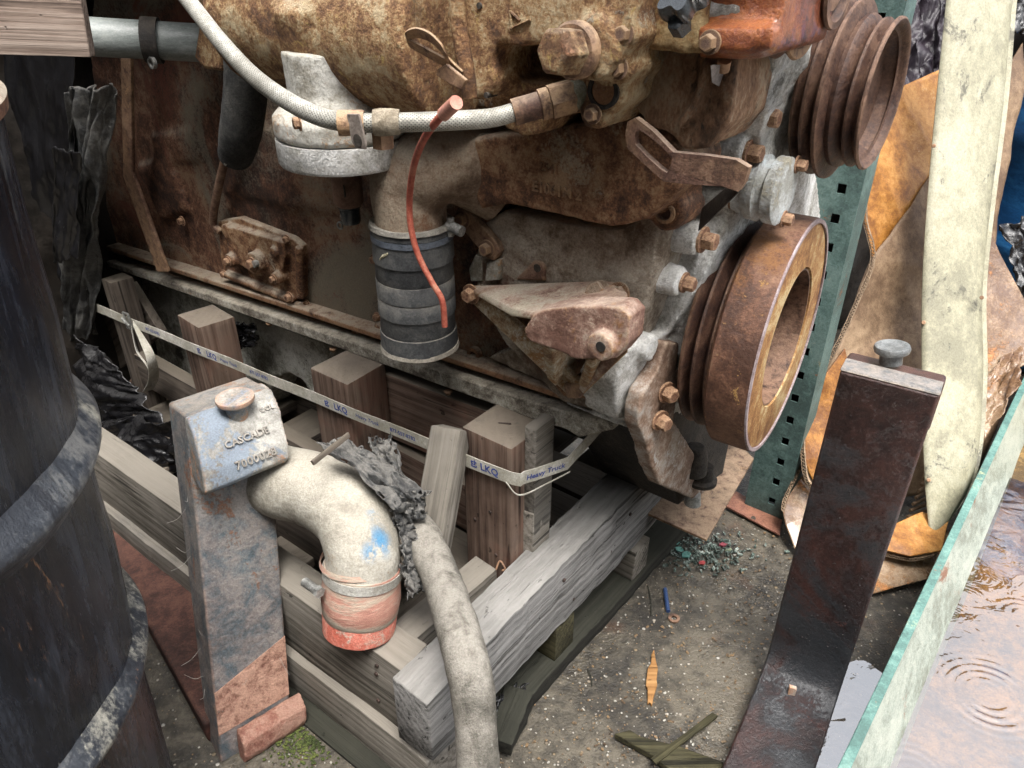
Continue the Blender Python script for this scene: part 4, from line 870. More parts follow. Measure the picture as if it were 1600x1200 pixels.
bm = BM(); hexprism(bm, [(0, 0), (.537, 0), (.537, -.078), (0, -.058)], 0, FW)
shank = ob('shank', bm, forkm, lf, bevel=.004, segs=3)
bm = BM(); hexprism(bm, [(.5375, -.030), (.534, .008), (.515, .030), (.470, .052), (.448, .054), (.440, .046), (.446, .020), (.455, .0005), (.5, .0005)], .000, FW + .004)
bmesh.ops.subdivide_edges(bm, edges=bm.edges[:], cuts=1)
hook = ob('hook', bm, hookm, lf, cast=.0028, sm=4, disp=.0015, dscale=.02)
def groove(bm): tube(bm, [fp(.001, .50, .036), fp(.001, .452, .052)], .006, 8, 2)
pinb = fp(.062, .53, .012)
bm = BM(); lathe(bm, [(-.040, .010), (-.030, .0125), (.004, .0155), (.006, .024), (.0085, .0252), (.0125, .0245), (.014, .018)], fp(.060, .535, .022), UP, 40); ob('locking_pin', bm, hookm, hook, disp=.001)
hn = (fp(0, .470, .052) - fp(0, .515, .030)).normalized()
text('cast_lettering', 'CASCADE', .0135, fp(.034, .490, .0440), fw, -hn, letterm, hook, .0022, off=.0002)
text('cast_lettering', '7000028', .0150, fp(.042, .461, .0535), fw, (fu - fn_ * .15).normalized(), letterm, hook, .0024, off=.0003, space=1.08)
text('cast_lettering', 'COL', .010, fp(.088, .516, .031), fw, -hn, letterm, hook, .0012)
# lower red clip
bm = BM(); hexprism(bm, [(.0, .002), (.045, .002), (.050, .010), (.036, .030), (.012, .030), (.0, .024)], .026, FW + .014)
ob('lower_hook', bm, redfoot, lf, cast=.003, sm=3, disp=.003, dscale=.02)
bm = BM(); hexprism(bm, [(.05, .0012), (.115, .0012), (.115, -.001), (.05, -.001)], .001, FW - .001)
for v in bm.verts:
    if (v.co - fb).dot(fu) > .1: v.co += fu * (.03 * (v.co - fb).dot(fw) / FW)
ob('red_paint_patch', bm, redfoot, lf)
# blade running back along the ground
bd = V3((-.64, .76, 0)); h0 = fp(0, 0, -.046)
bm = BM(); slab(bm, [h0 + fw * .0 + UP * .003, h0 + fw * FW + UP * .003, h0 + fw * FW + bd * .7 + UP * .003, h0 + bd * .7 + UP * .003], UP * .05)
slab(bm, [fp(.001, 0.001, -.002), fp(.001, .0, -.05), fp(.001, .10, -.05)], fw * (FW - .002))
ob('blade', bm, M('dark_red_brown_blade', [(0, (.02, .008, .006)), (.5, (.06, .022, .016)), (1, (.12, .05, .035))], 7, dust=((.10, .06, .045), .3)), lf, bevel=.004)

rf = thing('forklift_fork', 'dark maroon forklift fork standing upright beside the teal water tray', 'forklift fork', V3((.45, .78, 0)))
rb = V3((.408, .820, 0)); rw = V3((.086, -.055, 0)).normalized(); rn = rw.cross(UP); rn = rn if rn.y < 0 else -rn
def rp(a, h, t): return rb + rw * a + UP * h + rn * t
RW = .112
prof = [(.582, -.036), (.582, 0), (.12, .004), (.080, .008), (.058, .020), (.046, .045), (.040, .09), (.022, .45), (.0, .45), (.0, -.0), (.010, -.022), (.04, -.034)]
bm = BM(); slab(bm, [rp(0, h, t) for h, t in prof], rw * RW)
rsh = ob('shank', bm, darkfork, rf, bevel=.0035, segs=3, smooth=50)
bm = BM(); slab(bm, [rp(-.0003, h, t) for h, t in ((.5822, -.036), (.5822, -.0005), (.585, -.003), (.585, -.034))], rw * (RW + .0006)); ob('worn_top', bm, M('bare_grey_fork_top', [(0, (.09, .10, .105)), (.5, (.15, .16, .17)), (1, (.22, .22, .22))], 12, edge=(.35, .28, .22), rough=(.3, .6)), rf, bevel=.001)
bm = BM(); slab(bm, [rp(-.002, h, t) for h, t in ((.582, -.038), (.575, -.075), (.52, -.10), (.49, -.09), (.51, -.04))], rw * (RW + .004)); ob('hook', bm, darkfork, rf, bevel=.004)
bm = BM(); lathe(bm, [(-.01, .0135), (.004, .0135), (.006, .0205), (.010, .0215), (.014, .020), (.0145, .017), (.013, .012)], rp(.048, .594, -.052), UP + A * .15, 36); ob('locking_pin', bm, M('shiny_grey_pin', [(0, (.16, .17, .17)), (1, (.36, .37, .37))], 12, metal=.4, rough=(.25, .45)), rf)
bm = BM(); slab(bm, [rp(a, .0622 - .0, .0203 + t) for a, t in ((.044, .018), (.054, .016), (.056, .022), (.046, .024))], UP * -.02); ob('paint_chip', bm, hookm, rf)
# ================================================================ PIPES
def smear(cs, colr, lo, hi):
    def f(nt, v, col, n2, n3):
        tot = None
        for c, s in cs:
            mp = _n(nt, 'ShaderNodeMapping'); mp.inputs['Location'].default_value = tuple(-c[i] * s[i] for i in range(3)); mp.inputs['Scale'].default_value = s
            nt.links.new(v, mp.inputs[0]); ln = _n(nt, 'ShaderNodeVectorMath', operation='LENGTH'); nt.links.new(mp.outputs[0], ln.inputs[0])
            k = _step(nt, ln.outputs['Value'], 1.2, .2); tot = k if tot is None else _math(nt, 'MAXIMUM', tot, k)
        k = _math(nt, 'MULTIPLY', tot, _step(nt, _math(nt, 'ADD', _math(nt, 'MULTIPLY', _noise(nt, v, 70, 8, .75), .6), _math(nt, 'MULTIPLY', _noise(nt, v, 22, 3, .5), .4)), lo, hi))
        return _mix(nt, _math(nt, 'MULTIPLY', k, .95), col, colr)
    return f
_bs = [(D(583, 785, .965), (75, 75, 34)), (D(596, 835, .965), (55, 55, 24)), (D(580, 862, .955), (60, 60, 50))]
pipem = M('beige_dusty_hose', [(0, (.24, .22, .18)), (.5, (.36, .335, .28)), (1, (.48, .455, .395))], 5, dust=((.40, .37, .31), .7),
     patches=[((.30, .24, .17), 5, .58, .68)], speck=[((.55, .53, .48), 140, .64, .70), ((.16, .13, .1), 110, .68, .73)], rough=(.75, .95), bump=.35, seedy=False, extra=smear(_bs, (.05, .20, .36), .44, .49))
pe = thing('hose_elbow', 'fat beige dusty hose elbow with a red end resting on the crate board', 'hose', Z(560, 975, .24))
p0 = Z(562, 968, .240); PR = .0495
pts = [p0 + (D(566, 900, 1.020) - p0) * .6, D(566, 900, 1.020), D(566, 852, 1.010), D(546, 803, 1.022), D(500, 770, 1.055), D(440, 752, 1.09), D(390, 740, 1.13), D(352, 735, 1.16)]; pax = (D(566, 900, 1.02) - p0).normalized()
bm = BM(); tube(bm, pts, [PR, PR, PR * 1.02, PR * 1.04, PR * 1.05, PR * 1.05, PR * 1.04, PR], 40, 10); pbody = ob('pipe', bm, pipem, pe, disp=.006, dscale=.06)
sleevem = M('faded_red_sleeve', [(0, (.36, .17, .13)), (.5, (.48, .25, .19)), (1, (.44, .36, .28))], 5, stretch=(.5, .5, 3), patches=[((.40, .36, .29), 7, .47, .60)], rough=(.7, .9), bump=.3)
bm = BM(); lathe(bm, [(.012, PR * .98), (.016, PR * 1.04), (.040, PR * 1.09), (.062, PR * 1.05), (.072, PR * 1.04), (.088, PR * 1.03), (.090, PR * .99)], p0, pax, 56); slv = ob('sleeve', bm, sleevem, pe, disp=.003, dscale=.05)
bm = BM(); lathe(bm, [(-.012, PR * .97), (-.012, PR * 1.0), (.014, PR * 1.03), (.018, PR * 1.0), (.018, PR * .9), (-.012, PR * .88)], p0, pax, 56, closed=True)
ob('sleeve_end', bm, M('bright_red_sleeve_end', [(0, (.42, .10, .065)), (.5, (.55, .18, .13)), (1, (.5, .34, .26))], 8, patches=[((.46, .38, .31), 9, .54, .62)], rough=(.6, .85)), pe, disp=.002)
bm = BM(); lathe(bm, [(.073, PR * 1.055), (.073, PR * 1.075), (.086, PR * 1.07), (.086, PR * 1.045)], p0, pax, 56, closed=True)
clp = ob('hose_clamp', bm, M('dusty_clamp_band', [(0, (.30, .28, .24)), (1, (.52, .51, .47))], 12, metal=.2, rough=(.4, .6)), pe)
q = p0 + UP * .081 + (A * .55 - B * .85).normalized() * PR * 1.1
bm = BM(); cyl(bm, q - A * .012, q + A * .014, .0062, seg=16); cyl(bm, q - A * .018, q - A * .012, .0082, seg=6); ob('clamp_screw', bm, steel, clp)
bm = BM(); lathe(bm, [(.092, PR * 1.0), (.092, PR * 1.045), (.096, PR * 1.03), (.100, PR * 1.0)], p0, pax + A * .05 - B * .04, 56, closed=True); ob('rubber_lip', bm, sleevem, pe, disp=.003)
# long grey hose
lh = thing('ribbed_hose', 'long dusty grey hose crossing the crate corner towards the bottom edge', 'hose', D(735, 1080, .87))
ghm = M('dusty_grey_hose', [(0, (.10, .092, .075)), (.5, (.17, .155, .128)), (1, (.26, .24, .205))], 7, dust=((.42, .39, .34), .75), bump=1.0, bscale=230, rough=(.85, 1), speck=[((.46, .44, .4), 180, .62, .7)])
bm = BM(); tube(bm, [D(640, 812, 1.07), D(662, 842, 1.04), D(690, 905, .98), D(716, 985, .91), D(735, 1060, .875), D(744, 1140, .865), D(749, 1240, .87), D(752, 1330, .89)], [.0235, .0250, .0250, .0258, .0255, .0245, .0245, .0245], 36, 12)
ob('hose', bm, ghm, lh, disp=.004, dscale=.03)
# ================================================================ TOP LEFT PLANK + PIPE
tpk = thing('timber_offcut', 'striped tan plank end lying over the grey pipe at the top left', 'plank', D(60, 40, 1.0))
a, b = D(-140, 22, .92), D(138, 34, .97)
plank('plank', a, b, UP * .95 + B * .1, .082, .034, wood_tan, tpk, chew=.8)
gp = thing('grey_pipe', 'smooth grey pipe running from the plank into the engine', 'pipe', D(220, 60, 1.2))
bm = BM(); tube(bm, [D(-60, 44, 1.14), D(120, 56, 1.18), D(330, 68, 1.22)], .0285, 40, 6); ob('pipe', bm, M('grey_green_pipe_paint', [(0, (.13, .145, .14)), (.6, (.20, .22, .21)), (1, (.27, .29, .275))], 8, speck=[((.08, .085, .08), 150, .62, .68)], patches=[((.30, .31, .29), 12, .60, .68)], stretch=(1, 1, 4), rough=(.25, .5), bump=.1), gp)
# ================================================================ PLASTIC SHEETS
plas = M('creased_black_plastic', [(0, (.004, .004, .005)), (1, (.012, .012, .014))], 8, rough=(.16, .32), bump=.35, bscale=30, spec=.8, dust=((.05, .048, .045), .25))
plasd = M('dusty_torn_black_plastic', [(0, (.015, .016, .017)), (.5, (.045, .046, .046)), (1, (.12, .118, .11))], 12, rough=(.22, .5), bump=.6, bscale=60, dust=((.22, .20, .17), .35), spec=.8)
def ridged(p, o=4):
    s = 0; a = .5
    for k in range(o): s += (1 - abs(mn.noise(p)) * 2.2) * a; p = p * 2.07 + V3((3.1, 1.7, 5.3)); a *= .5
    return s
def sheet(name, c, nu, nv, amp, fr, m, parent, seed=0, fold=None, bulge=0, thick=.0015, torn=0):
    """crumpled film between four corner points a b / d c"""
    a, b, c_, d = c; bm = BM(); n0 = ((b - a).cross(d - a)).normalized()
    if n0.dot(CAM - a) < 0: n0 = -n0
    g = []
    for i in range(nu + 1):
        row = []
        for j in range(nv + 1):
            u, v = i / nu, j / nv; p = (a * (1 - u) + b * u) * (1 - v) + (d * (1 - u) + c_ * u) * v
            q = V3((u * fr[0], v * fr[1], seed)); k = ridged(q) - .5
            k += .35 * ridged(q * 2.7 + V3((0, 0, 4)), 3)
            w = V3((mn.noise(q * 1.5 + V3((7, 0, 0))), mn.noise(q * 1.5 + V3((0, 7, 0))), mn.noise(q * 1.5 + V3((0, 0, 7)))))
            p = p + n0 * (amp * k + bulge * math.sin(math.pi * u) * math.sin(math.pi * v)) + w * amp * .8
            row.append(bm.verts.new(p))
        g.append(row)
    for i in range(nu):
        for j in range(nv):
            if torn and (i < 4 or j < 3 or i > nu - 5 or j > nv - 4) and mn.noise(V3((i * .35, j * .35, seed))) > .12: continue
            bm.faces.new((g[i][j], g[i + 1][j], g[i + 1][j + 1], g[i][j + 1]))
    for v in [v for v in bm.verts if not v.link_faces]: bm.verts.remove(v)
    o = ob(name, bm, m, parent, smooth=180); s = o.modifiers.new('thick', 'SOLIDIFY'); s.thickness = thick; return o
def flat(o, label, cat, group=None): return tag(o, label, cat, group)
ps = thing('plastic_sheet', 'dull black plastic sheet hanging in creases between the drum and engine', 'plastic sheet', E(110, 400, .1))
sheet('hanging_fold', [E(10, 60, .10), E(120, 90, .12), E(150, 520, .12), E(75, 500, .14)], 60, 90, .020, (3, 2.5), plas, ps, 1)
sheet('hanging_fold', [E(112, 130, .13), E(176, 140, .12), E(142, 530, .135), E(98, 530, .15)], 50, 110, .022, (4.5, 3), plasd, ps, 5)
sheet('hanging_fold', [E(84, 230, .16), E(125, 238, .155), E(122, 400, .16), E(88, 410, .165)], 30, 60, .012, (3, 2), plas, ps, 8)
bag = thing('plastic_bag', 'glossy black bin liner slumped between drum and slate-blue fork', 'bag', E(200, 680, .15))
sheet('film', [E(125, 520, .16), E(178, 560, .18), E(290, 700, .20), E(130, 700, .22)], 90, 80, .022, (2.0, 6), plas, bag, 21, bulge=.03)
sheet('film', [E(150, 660, .24), E(290, 655, .20), E(300, 800, .20), E(160, 730, .25)], 90, 80, .024, (3, 3.5), plas, bag, 33, bulge=.05)
sheet('film', [E(110, 600, .20), E(170, 640, .22), E(200, 760, .22), E(120, 720, .24)], 70, 60, .012, (7, 2), plas, bag, 41, bulge=.01)
sheet('film', [E(360, 500, .02), E(400, 505, .02), E(400, 540, .02), E(355, 545, .02)], 40, 40, .012, (4, 4), plas, bag, 47)
rag = thing('torn_plastic', 'torn dusty black plastic draped over the beige elbow with a splinter on it', 'plastic rag', D(600, 760, 1.0))
sheet('film', [D(492, 690, .985), D(560, 700, 1.01), D(662, 778, 1.02), D(612, 790, .97)], 80, 44, .013, (3.2, 2), plasd, rag, 51, bulge=.012, torn=1)
sheet('film', [D(582, 690, 1.05), D(606, 682, 1.05), D(650, 770, 1.03), D(600, 760, 1.0)], 40, 50, .014, (4, 4), plasd, rag, 57, torn=1)
sheet('film', [D(608, 770, .985), D(664, 770, 1.03), D(655, 812, 1.03), D(618, 820, 1.0)], 40, 30, .014, (4, 3), plasd, rag, 63, torn=1)
sheet('film', [D(612, 800, 1.0), D(640, 805, 1.03), D(665, 925, 1.0), D(632, 935, 1.0)], 30, 70, .010, (3, 6), plasd, rag, 67, torn=1)
spl = thing('wood_splinter', 'thin grey splinter lying across the torn plastic on the beige elbow', 'splinter', D(515, 700, .95))
plank('splinter', D(488, 722, .935), D(545, 679, .975), B, .007, .003, wood_dark, spl, chew=1)
# brown board leaning behind the strap
bb = thing('leaning_board', 'dark brown board end leaning behind the strap buckle', 'board', E(200, 540, .05))
plank('board', E(150, 560, .06), E(232, 480, .05), (A * .5 - UP).normalized(), .13, .02, wood_dark, bb)
plank('board', E(215, 600, .085), E(240, 565, .08), UP, .03, .03, wood_brown, bb)
# ================================================================ RUSTY PLATE
sp_ = thing('steel_plate', 'thin rusty mauve steel plate sticking out under the engine front', 'steel plate', Z(1100, 800, .15))
pl = [Z(x, y, .155) for x, y in ((1008, 800), (1104, 843), (1178, 716), (1100, 640), (1010, 700))]
bm = BM(); slab(bm, pl, UP * -.005); ob('plate', bm, rust_mauve, sp_, bevel=.001)
# ================================================================ RACK
teal = M('chipped_teal_paint', [(0, (.045, .075, .07)), (.5, (.075, .13, .12)), (1, (.125, .19, .175))], 6, patches=[((.16, .065, .03), 9, .61, .66), ((.24, .22, .13), 6, .62, .72)], speck=[((.12, .05, .02), 60, .70, .74)], rough=(.4, .7), bump=.3)
rk = thing('rack_upright', 'teal perforated rack upright behind the crank damper', 'rack upright', Z(1190, 800, 0))
ub = Z(1163, 792, .0); uw = -A; hgt = 1.25; UWD = .084
bm = BM(); cols_ = [0, .030, .030 + .014, UWD - .018, UWD]
hl = []; zc = .035
while zc < hgt: hl += [zc, zc + .016]; zc += .050
hs_ = [0] + hl + [hgt]
def uv(a, h, t=0): return ub + uw * a + UP * h - B * t
xs = [0, .046, .060, UWD]
for i in range(3):
    for j in range(len(hs_) - 1):
        if i == 1 and j % 2 == 1: continue
        bm.faces.new([bm.verts.new(uv(a, h)) for a, h in ((xs[i], hs_[j]), (xs[i + 1], hs_[j]), (xs[i + 1], hs_[j + 1]), (xs[i], hs_[j + 1]))])
bmesh.ops.remove_doubles(bm, verts=bm.verts, dist=1e-5)
o = ob('post', bm, teal, rk, smooth=0); s = o.modifiers.new('t', 'SOLIDIFY'); s.thickness = .003; s.offset = 0
bm = BM(); slab(bm, [uv(0, 0, -.0), uv(0, hgt, 0), uv(0, hgt, -.06), uv(0, 0, -.06)], uw * .003); slab(bm, [uv(UWD - .003, 0, -.002), uv(UWD - .003, hgt, -.002), uv(UWD - .003, hgt, -.06), uv(UWD - .003, 0, -.06)], uw * .003); ob('flange', bm, teal, rk)
bm = BM(); slab(bm, [uv(.004, .0, -.052), uv(UWD - .004, .0, -.052), uv(UWD - .004, hgt, -.052), uv(.004, hgt, -.052)], B * .003); ob('hole_shade_sheet', bm, greyiron, rk)  # added dark sheet; gives the open holes their shade
bm = BM(); slab(bm, [Z(x, y, .004) for x, y in ((1128, 790), (1218, 838), (1222, 812), (1150, 770))], UP * .005); ft = ob('foot_plate', bm, M('rusty_foot_plate', [(0, (.12, .045, .03)), (1, (.30, .14, .09))], 10, rough=(.4, .7)), rk, bevel=.001)
bm = BM(); cyl(bm, Z(1177, 810, .009), Z(1177, 810, .0102), .005, seg=16); ob('bolt_hole', bm, greyiron, ft)
for x, y in ((1160, 745),): pass
r2 = thing('rack_upright', 'second teal rack post glimpsed above the fan pulley', 'rack upright', D(1370, 40, 1.9))
bm = BM(); slab(bm, [D(1352, -60, 1.75), D(1425, -60, 1.75), D(1395, 140, 1.80), D(1335, 140, 1.80)], B * .06); rr_ = ob('post', bm, teal, r2, bevel=.002)
for y in (18, 58): 
    bm = BM(); c = D(1413 - y * .05, y, 1.742); cyl(bm, c, c + B * .002, .008, seg=14); ob('hole', bm, greyiron, rr_)
# ================================================================ CARDBOARD
card = M('wet_orange_cardboard', [(0, (.14, .05, .010)), (.5, (.31, .135, .028)), (1, (.45, .235, .07))], 2.5, patches=[((.46, .33, .19), 5, .61, .70), ((.16, .065, .02), 4, .62, .72)], rough=(.35, .6), bump=.25, bscale=50, stretch=(1, 1, 1))
cardd = M('damp_tan_cardboard', [(0, (.09, .052, .028)), (.5, (.17, .11, .064)), (1, (.26, .18, .11))], 2.2, patches=[((.12, .07, .04), 4, .58, .68)], rough=(.5, .8), bump=.25, bscale=50)
cardw = M('wet_shiny_cardboard', [(0, (.10, .05, .025)), (.5, (.20, .12, .065)), (1, (.31, .22, .14))], 5, patches=[((.42, .17, .05), 4, .55, .66)], rough=(.12, .4), bump=.5, bscale=40, coat=.5)
flute = M('torn_corrugated_edge', [(0, (.12, .08, .05)), (1, (.36, .26, .17))], 30)
def warp_poly(name, pts, m, parent, amp=.006, cuts=5, th=.004, seed=0):
    bm = BM(); f = bm.faces.new([bm.verts.new(p) for p in pts]); f.normal_update(); n = f.normal.copy()
    bmesh.ops.triangulate(bm, faces=bm.faces[:]); 
    for _ in range(cuts): bmesh.ops.subdivide_edges(bm, edges=bm.edges[:], cuts=1, use_grid_fill=True)
    for v in bm.verts: v.co += n * (mn.noise(v.co * 6 + V3((seed, 0, 0))) * amp * 1.8 + (abs(mn.noise(V3((v.co.x * 9 + v.co.z * 5, v.co.y * 3, seed)))) - .2) * amp * 2.4 + mn.noise(v.co * 34) * amp * .2)
    o = ob(name, bm, m, parent, smooth=180); s = o.modifiers.new('t', 'SOLIDIFY'); s.thickness = th; return o
def corr(parent, pts, wid=.006, pitch=.0065, d=None):
    """torn edge: zigzag flute between two liners"""
    P = spline(pts, 24); bm = BM(); L = 0; prev = None; d = d or B
    for i in range(1, len(P)):
        L += (P[i] - P[i - 1]).length
    step = pitch / 2; acc = 0; k = 0; pos = P[0]; out = [P[0]]
    for i in range(1, len(P)):
        seg = (P[i] - P[i - 1]); l = seg.length
        while acc + l >= step:
            t = (step - acc) / l; pos = P[i - 1] + seg * t; out.append(pos); seg = P[i] - pos; l = seg.length; acc = 0; P[i - 1] = pos
        acc += l
    for i, p in enumerate(out):
        t = (out[min(i + 1, len(out) - 1)] - out[max(i - 1, 0)]).normalized(); sd2 = t.cross(d).normalized()
        q = p + sd2 * wid * (.4 if i % 2 else -.4); cur = [bm.verts.new(q - d * .002), bm.verts.new(q + d * .003)]
        if prev: bm.faces.new((prev[0], cur[0], cur[1], prev[1]))
        prev = cur
    o = ob('torn_edge', bm, flute, parent, smooth=180); s = o.modifiers.new('t', 'SOLIDIFY'); s.thickness = .0008
    for sg in (1, -1):
        bm = BM(); prev = None
        for i, p in enumerate(out[::2]):
            t = (out[min(i * 2 + 1, len(out) - 1)] - out[max(i * 2 - 1, 0)]).normalized(); sd2 = t.cross(d).normalized()
            q = p + sd2 * wid * .45 * sg * (1 + .3 * mn.noise(p * 60)); cur = [bm.verts.new(q - d * .002), bm.verts.new(q + d * .005)]
            if prev: bm.faces.new((prev[0], cur[0], cur[1], prev[1]))
            prev = cur
        o = ob('liner_edge', bm, flute, parent, smooth=180); s = o.modifiers.new('t', 'SOLIDIFY'); s.thickness = .0008
cb = thing('cardboard_sheet', 'large soaked orange cardboard sheet standing behind the cream metal strip', 'cardboard', D(1380, 500, 1.6))
def K(x, y, d): return D(x, y, d)
warp_poly('upper_flap', [K(1330, 250, 1.50), K(1345, 235, 1.5), K(1398, 140, 1.56), K(1470, 108, 1.62), K(1560, 90, 1.66), K(1500, 300, 1.62), K(1430, 340, 1.58), K(1362, 430, 1.52), K(1352, 340, 1.50)], card, cb, .008, seed=1)
warp_poly('main_face', [K(1362, 405, 1.505), K(1440, 290, 1.57), K(1592, 70, 1.68), K(1596, 130, 1.67), K(1574, 250, 1.66), K(1556, 340, 1.65), K(1550, 430, 1.65), K(1600, 530, 1.66), K(1520, 760, 1.60), K(1330, 790, 1.54), K(1262, 760, 1.52), K(1256, 640, 1.50), K(1300, 560, 1.50)], cardd, cb, .007, seed=4)
warp_poly('lower_flap', [K(1256, 640, 1.495), K(1262, 618, 1.495), K(1318, 545, 1.495), K(1330, 600, 1.50), K(1345, 690, 1.49), K(1275, 765, 1.485), K(1255, 720, 1.485)], card, cb, .004, seed=9)
warp_poly('side_fold', [K(1535, 330, 1.60), K(1556, 380, 1.60), K(1600, 470, 1.60), K(1615, 560, 1.58), K(1548, 600, 1.56), K(1530, 590, 1.57)], cardw, cb, .01, seed=13)
corr(cb, [K(1331, 252, 1.495), K(1350, 300, 1.49), K(1352, 345, 1.49), K(1364, 405, 1.495), K(1340, 470, 1.49), K(1300, 555, 1.485), K(1262, 612, 1.485), K(1254, 660, 1.483), K(1258, 740, 1.48), K(1274, 768, 1.48)], .008)
ink = M('faded_brown_ink', [(0, (.11, .065, .035)), (1, (.17, .11, .065))], 60, seedy=False)
# faint round printed mark, lying on the sheet
from mathutils.bvhtree import BVHTree
_mf = [o_ for o_ in sc.objects if o_.name.startswith('main_face')][0]
_bv = BVHTree.FromPolygons([v.co.copy() for v in _mf.data.vertices], [tuple(p.vertices) for p in _mf.data.polygons])
def on_card(px, py):
    r_ = ray(px, py); h_ = _bv.ray_cast(CAM, r_); return (h_[0] - r_.normalized() * .0045) if h_[0] else D(px, py, 1.5)
bm = BM(); N_ = 40
def ell(t, k): 
    u_, v_ = math.cos(t) * 10 * k, math.sin(t) * 27 * k; return 1337 + u_ * .95 + v_ * .33, 530 + u_ * .3 - v_ * .95
for k0, k1 in ((1, .90), (.72, .66)):
    ri = [[bm.verts.new(on_card(*ell(i * 6.2832 / N_, k))) for i in range(N_)] for k in (k0, k1)]
    for i in range(N_): bm.faces.new((ri[0][i], ri[0][(i + 1) % N_], ri[1][(i + 1) % N_], ri[1][i]))
for t0 in range(10):
    pts_ = [ell(t0 * .6283 + a_, k) for a_, k in ((0, .86), (.25, .86), (.25, .77), (0, .77))]; bm.faces.new([bm.verts.new(on_card(*q)) for q in pts_])
for k in (-.35, 0, .35):
    pts_ = [(1337 + k * 8 - 3, 530 - k * 24 - 3), (1337 + k * 8 + 4, 530 - k * 24 - 1), (1337 + k * 8 + 3, 530 - k * 24 + 2), (1337 + k * 8 - 4, 530 - k * 24 + 1)]; bm.faces.new([bm.verts.new(on_card(*q)) for q in pts_])
ob('printed_stamp', bm, ink, cb)
cm = thing('cardboard_sheet', 'wet pale cardboard piece curling on the ground behind the maroon fork', 'cardboard', Z(1250, 830, .02))
warp_poly('sheet', [K(1262, 730, 1.53), K(1285, 800, 1.50), K(1245, 868, 1.48), K(1228, 820, 1.50), K(1222, 790, 1.52)], cardw, cm, .006, seed=17)
corr(cm, [K(1252, 728, 1.52), K(1228, 775, 1.51), K(1222, 800, 1.50)], .006)
cf = thing('cardboard_sheet', 'folded soggy cardboard under the foot of the cream strip', 'cardboard', Z(1430, 880, .02))
warp_poly('sheet', [Z(1355, 930, .012), Z(1345, 870, .05), Z(1400, 838, .05), Z(1475, 830, .04), Z(1500, 850, .03), Z(1455, 905, .012)], cardw, cf, .006, seed=23)
warp_poly('sheet', [Z(1382, 862, .075), Z(1375, 830, .09), Z(1440, 800, .10), Z(1482, 812, .09), Z(1470, 862, .07), Z(1420, 872, .07)], card, cf, .005, seed=27)
corr(cf, [Z(1384, 866, .066), Z(1425, 874, .064), Z(1466, 866, .064)], .006)
bm = BM()
for i in range(11):
    a_, b_ = D(1404 + i * 4.5, 838 - i * 10, 1.50), D(1458 - i * 1.2, 824 - i * 9.5, 1.52); tube(bm, [a_, b_], .0036, 8, 1)
tag(ob('corrugated_card', bm, cardd), 'ribbed corrugated card offcut between maroon fork and cream strip', 'cardboard')
br = thing('crumpled_paper', 'brown crumpled packing paper against the teal tray rim', 'paper', K(1550, 640, 1.5))
sheet('sheet', [K(1530, 600, 1.53), K(1600, 520, 1.60), K(1590, 600, 1.50), K(1535, 690, 1.50)], 50, 50, .012, (3, 3), cardw, br, 71)
# ================================================================ CREAM STRIP
cream = M('scratched_cream_enamel', [(0, (.20, .19, .135)), (.5, (.30, .285, .20)), (1, (.36, .345, .26))], 4, patches=[((.09, .085, .065), 9, .58, .66), ((.22, .205, .15), 3, .52, .64)], speck=[((.07, .07, .06), 60, .66, .72)],
     stretch=(1, 1, .6), rough=(.35, .6), bump=.2)
st = thing('metal_strip', 'long scratched cream enamelled metal strip leaning on the cardboard', 'metal strip', K(1465, 840, 1.46))
Ls = [(1481, -40), (1478, 0), (1462, 160), (1447, 330), (1440, 460), (1440, 600), (1444, 740), (1452, 838)]; Rs = [(1588, -40), (1580, 0), (1566, 160), (1545, 330), (1533, 460), (1534, 600), (1520, 740), (1470, 832)]
bm = BM(); g = []
dd = [1.42, 1.42, 1.44, 1.45, 1.455, 1.45, 1.44, 1.43]
Lp = spline([D(x, y, d) for (x, y), d in zip(Ls, dd)], 8); Rp = spline([D(x, y, d + .015) for (x, y), d in zip(Rs, dd)], 8)
for a_, b_ in zip(Lp, Rp):
    g.append([bm.verts.new(a_.lerp(b_, t / 8) + (cam.location - a_).normalized() * .010 * math.sin(math.pi * t / 8)) for t in range(9)])
for r0, r1 in zip(g, g[1:]):
    for k in range(8): bm.faces.new((r0[k], r0[k + 1], r1[k + 1], r1[k]))
strip = ob('strip', bm, cream, st, smooth=180); s = strip.modifiers.new('t', 'SOLIDIFY'); s.thickness = .003
bm = BM()
for (a_, b_), (c_, d_) in zip(zip(Rp, Rp[1:]), zip([p.lerp(q, -.09) for p, q in zip(Rp, Lp)], [p.lerp(q, -.09) for p, q in zip(Rp[1:], Lp[1:])])):
    u_ = (CAM - a_).normalized() * .004; slab(bm, [a_, b_, d_ + u_, c_ + u_], B * .003)
ob('turned_edge', bm, cream, st)
for x, y in ((1457, 228), (1441, 504), (1449, 750), (1532, 465)):
    bm = BM(); c = D(x + 2, y, 1.405 + (.02 if y > 300 else 0)); lathe(bm, [(-.03, .0035), (0, .0038), (.0012, .0030)], c, (CAM - c), 14); ob('screw', bm, rust_bolt, st)
